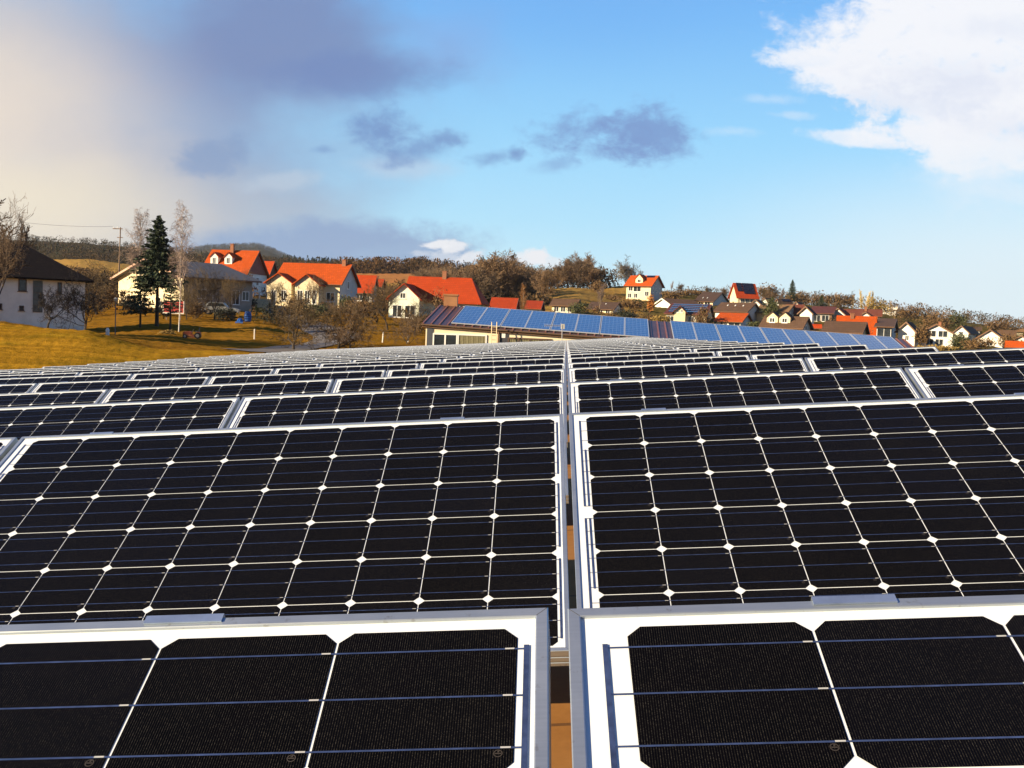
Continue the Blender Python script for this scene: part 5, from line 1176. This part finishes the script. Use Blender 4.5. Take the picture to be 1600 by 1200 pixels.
twig_mass('forest', [(1900, -300, 330, 490, 905, 5.5, [0, 0, 2, 2, 3, 2], 40), (500, 100, 420, 440, 560, 5, [0, 1, 2], 40), (1700, 330, 660, 495, 790, 5.5, [0, 1, 3, 2, 0], 40), (300, 440, 600, 680, 740, 7.5, [3, 3, 2], 46),
                     (420, 640, 780, 480, 720, 7, [0, 1, 2, 0], 40), (300, 520, 700, 470, 500, 7, [1, 4, 0], 44), (1400, 295, 470, 2250, 2560, 11, [2, 3, 2], 26), (380, 1040, 1640, 430, 640, 6, [0, 1, 2, 4], 40),
                     (240, 1500, 1950, 420, 800, 6, [0, 1, 2], 36), (160, 760, 960, 300, 340, 6, [0, 1, 2], 40)], 5, 'far_wood', .062)
twig_mass('grass', [(26000, -140, 440, 33, 61, .13, [0, 1, 2, 4, 5, 0], 5), (9000, 130, 700, 61, 118, .16, [6, 7, 8], 5)], 9, 'meadow_grass', .45,
          [(0.36, 0.195, 0.018), (0.27, 0.155, 0.016), (0.17, 0.105, 0.015), (0, 0, 0), (0.31, 0.140, 0.016), (0.24, 0.17, 0.012), (0.22, 0.11, 0.012), (0.15, 0.085, 0.012), (0.18, 0.12, 0.015)])
twig_mass('undergrowth', [(150, 1030, 1640, 215, 330, 1.6, [0, 1, 4, 2, 1], 60), (40, 860, 1030, 168, 200, 1.6, [0, 1, 4], 60), (200, 640, 850, 200, 300, 3.2, [0, 1, 2], 60), (150, 380, 770, 118, 230, 2.0, [0, 1, 4, 3], 60), (170, 90, 300, 128, 212, 2.4, [0, 1, 2], 60),
                          (120, 430, 760, 230, 320, 2.5, [0, 1, 4], 50)], 8, 'brown_undergrowth', .10)

# ------------------------------------------------------------------ small things in the gardens
def wheel(parent, p, r, w, axis='Y'):
    mb = MB(); p = Vector(p); d = Vector((0, w / 2, 0)); mb.tube(p - d, p + d, r, r, 16, cap=True); t = mb.build('wheel', mat('tyre_rubber', (0.02, 0.02, 0.02), .85), parent)
    mb = MB(); d2 = Vector((0, w / 2 + .012, 0)); mb.tube(p - d2, p + d2, r * .55, r * .55, 12, cap=True); mb.build('rim', mat('wheel_rim', (0.35, 0.30, 0.26), .5, .4), t)
def small_things():
    # utility pole and wire
    base = at(186, 416, 158); r = empty('utility_pole', base, 0, 'wooden utility pole with a short crossarm on the bank above the cream gable', 'pole')
    top = at(188.2, 355, 158) - base
    mb = MB(); mb.tube((0, 0, -1.5), top, .13, .085, 8, cap=True); mb.build('shaft', wood, r)
    mb = MB(); mb.tube(top + Vector((-1.2, 0, -.25)), top + Vector((.35, 0, -.25)), .07, .07, 6, cap=True); mb.build('crossarm', wood, r)
    mb = MB(); mb.tube(top + Vector((-.5, 0, -1.6)), top + Vector((.4, 0, -1.6)), .06, .06, 6, cap=True); mb.build('crossarm', wood, r)
    for x in (-1.1, -.5): mb = MB(); mb.tube(top + Vector((x, 0, -.2)), top + Vector((x, 0, .08)), .05, .04, 6, cap=True); mb.build('insulator', framew, r)
    mb = MB(); a = base + top + Vector((-1.1, 0, .08)); b = at(-120, 322, 128)
    pts = [a.lerp(b, t) - Vector((0, 0, 3.2 * t * (1 - t))) for t in np.linspace(0, 1, 25)]
    for p, q in zip(pts, pts[1:]): mb.tube(p - base, q - base, .022, .022, 4)
    w = mb.build('power_line', mat('wire', (0.12, 0.12, 0.13), .6)); w.location = base; tag(w, 'thin overhead wire running left from the utility pole', 'wire')
    # red board with a white edge
    c = at(271, 490, 106); s = 106 / FPX; r = empty('notice_board', c, R_(6), 'red board with a white edge on short posts under the birches', 'board'); w, h = 30 * s, 18 * s
    mb = MB(); mb.box(-w/2, w/2, -.04, .04, .12, .12 + h); mb.build('board', mat('red_paint', (0.42, 0.05, 0.04), .6, var=.45, scale=1.6), r)
    mb = MB(); mb.box(-w/2 - .06, w/2 + .06, -.06, .06, -.02, .117); mb.box(-w/2 - .07, -w/2 - .002, -.06, .06, .12, .12 + h); mb.box(w/2 + .002, w/2 + .07, -.06, .06, .12, .12 + h); mb.build('frame', trimw, r)
    for x in (-w * .35, w * .35): mb = MB(); mb.box(x - .06, x + .06, -.03, .05, -1.2, -.022); mb.build('post', wood, r)
    # ride-on mower / small tractor
    c = on_ground(300, 79); r = empty('lawn_tractor', c, R_(12), 'little red lawn tractor parked on the lawn below the birches', 'tractor'); r.scale = (.82, .82, .82); red = mat('tractor_red', (0.22, 0.05, 0.02), .6, var=.25, scale=4)
    mb = MB(); mb.prism([(-.78, .28), (.05, .28), (.05, .62), (-.1, .72), (-.70, .66), (-.80, .5)], -.28, .28); mb.build('bonnet', red, r)
    mb = MB(); mb.prism([(.05, .24), (.85, .24), (.85, .62), (.55, .66), (.40, .40), (.05, .40)], -.36, .36); mb.build('body', red, r)
    mb = MB(); mb.box(.34, .74, -.22, .22, .665, .76); mb.box(.66, .75, -.22, .22, .762, 1.05); mb.build('seat', mat('black_vinyl', (0.03, .03, .03), .6), r)
    mb = MB(); mb.tube((.02, 0, .6), (.2, 0, .9), .025, .025, 6); mb.tube((.19, -.17, .9), (.19, .17, .9), .02, .02, 6); mb.build('steering_wheel', MATS['black_vinyl'], r)
    mb = MB(); mb.prism([(-.35, .10), (.30, .10), (.34, .22), (-.4, .22)], -.5, .5); mb.build('mower_deck', red, r)
    for x, y, q in ((-.58, -.36, .2), (-.58, .36, .2), (.58, -.42, .3), (.58, .42, .3)): wheel(r, (x, y, q), q, .16)
    # blue barrel and tarpaulin
    blue = mat('blue_plastic', (0.012, 0.075, 0.30), .45, var=.2, scale=3)
    c = at(387, 503, 105); r = empty('rain_barrel', c, 0, 'bright blue rain barrel standing against the dark hedge', 'barrel'); h = 15.5 * 105 / FPX
    mb = MB(); pr = [(.30, 0), (.37, .25), (.385, .5), (.37, .75), (.31, 1)]
    for (a, z0), (b, z1) in zip(pr, pr[1:]): mb.tube((0, 0, z0 * h), (0, 0, z1 * h), a, b, 18, cap=True)
    mb.build('body', blue, r, True); mb = MB(); mb.tube((0, 0, h + .002), (0, 0, h + .06), .33, .31, 18, cap=True); mb.build('lid', blue, r)
    c = at(375, 503, 105.5); mb = MB(); rng = random.Random(4); gx = [[Vector(((i - 4) * .10, (j - 3) * .14, max(0.02, .42 - .055 * ((i - 4) ** 2) * .6 - .05 * (j - 3) ** 2 + rng.uniform(-.07, .07)))) for j in range(7)] for i in range(9)]
    for i in range(8):
        for j in range(6): mb.face((gx[i][j], gx[i + 1][j], gx[i + 1][j + 1], gx[i][j + 1]))
    b = [gx[i][0] for i in range(9)]
    for p, q in zip(b, b[1:]): mb.face((p, q, Vector((q.x, q.y, -.3)), Vector((p.x, p.y, -.3))))
    o = mb.build('tarpaulin', blue, None); o.location = c; tag(o, 'crumpled blue tarpaulin heap left of the blue barrel', 'tarpaulin')
    # silver car behind the hedge
    c = at(345, 492, 116); r = empty('parked_car', c, R_(8), 'silver car parked by the low-gabled house, half hidden by a dark hedge', 'car'); paint = mat('silver_paint', (0.5, 0.52, 0.54), .3, .5, var=.05)
    mb = MB(); mb.prism([(-2.05, .35), (2.05, .35), (2.08, .72), (1.5, .86), (.85, .92), (.35, 1.40), (-1.2, 1.42), (-1.85, .95), (-2.1, .85)], -.82, .82); mb.build('body', paint, r)
    mb = MB(); mb.prism([(-1.5, .97), (.62, .97), (.28, 1.33), (-1.14, 1.35)], -.835, .835); mb.build('window', glass, r)
    for x in (-1.3, 1.3):
        for y in (-.76, .76): wheel(r, (x, y, .32), .32, .2)
    for y in (-.6, .6): mb = MB(); mb.box(2.03, 2.1, y - .16, y + .16, .6, .72); mb.build('headlight', framew, r)
    # terrace rail right of the low-gabled house
    a, b = at(394, 466, 140), at(428, 467.5, 140); r = empty('terrace_rail', a, 0, 'pale terrace balustrade between the low-gabled house and the cream house', 'railing')
    d = b - a
    mb = MB(); mb.box(-.1, d.x + .1, -.1, .6, -1.6, -.02); mb.build('terrace_wall', cream, r)
    for t in (0, .33, .66, 1): mb = MB(); p = d * t; mb.box(p.x - .07, p.x + .07, -.07, .07, p.z - .018, p.z + .85); mb.build('post', trimw, r)
    mb = MB(); mb.tube((-.1, 0, .9), (d.x + .1, 0, d.z + .9), .05, .05, 6, cap=True); mb.build('handrail', trimw, r)
    # posts
    for px, py, Y, hp, lean, m, name, lab, cat in [(397.5, 527, 82, 12, 0, trimw, 'marker_post', 'short white post on the lawn left of the road', 'post'), (597, 535, 80, 15, .10, trimw, 'marker_post', 'leaning white post between the bare fruit trees', 'post'),
                                                    (637.5, 533, 82, 8, 0, trimw, 'marker_post', 'low pale post near the long cream building', 'post')]:
        c = at(px, py, Y); h = hp * Y / FPX; mb = MB(); mb.tube((0, 0, -.6), (lean * h, 0, h), .055, .05, 8, cap=True); mb.tube((lean * h, 0, h + .001), (lean * h, 0, h + .05), .07, .02, 8, cap=True)
        o = mb.build(name, m); o.location = c; tag(o, lab, cat)
    c = at(180, 523, 74); h = 52 * 74 / FPX; r = empty('lamp_post', c, 0, 'thin grey lamp post on the shaded lawn beside the white house', 'lamp post')
    mb = MB(); mb.tube((0, 0, -.8), (0, 0, h), .045, .035, 8, cap=True); mb.build('pole', mat('dull_grey_paint', (0.12, 0.12, 0.13), .6), r)
    mb = MB(); mb.tube((0, 0, h + .002), (0, 0, h + .2), .09, .14, 10, cap=True); mb.tube((0, 0, h + .202), (0, 0, h + .28), .16, .03, 10, cap=True); mb.build('lantern', mat('lantern_glass', (0.35, 0.34, 0.30), .4), r)
    c = at(168, 520, 72); r = empty('milk_can', c, 0, 'small white container on the shaded lawn left of the lamp post', 'container'); mb = MB()
    for z0, z1, a, b in ((-.3, .24, .13, .13), (.24, .31, .13, .07), (.31, .36, .08, .08)): mb.tube((0, 0, z0), (0, 0, z1), a, b, 12, cap=True)
    mb.build('body', framew, r)
small_things()

# ------------------------------------------------------------------ thin air
def haze():
    m = bpy.data.materials.new('thin_haze'); m.use_nodes = True; nt = m.node_tree; nt.nodes.clear()
    out = nt.nodes.new('ShaderNodeOutputMaterial'); v = nt.nodes.new('ShaderNodeVolumePrincipled')
    v.inputs['Color'].default_value = (0.80, 0.88, 1.0, 1); v.inputs['Density'].default_value = 0.00006; v.inputs['Anisotropy'].default_value = 0.2
    nt.links.new(v.outputs[0], out.inputs['Volume'])
    zs = [v.co.z for v in bpy.data.objects['ground'].data.vertices]
    mb = MB(); mb.box(-3250, 3250, -3250, 3250, min(zs) - 1, max(zs) + 25)
    o = mb.build('haze', m); o['kind'] = 'stuff'
haze()
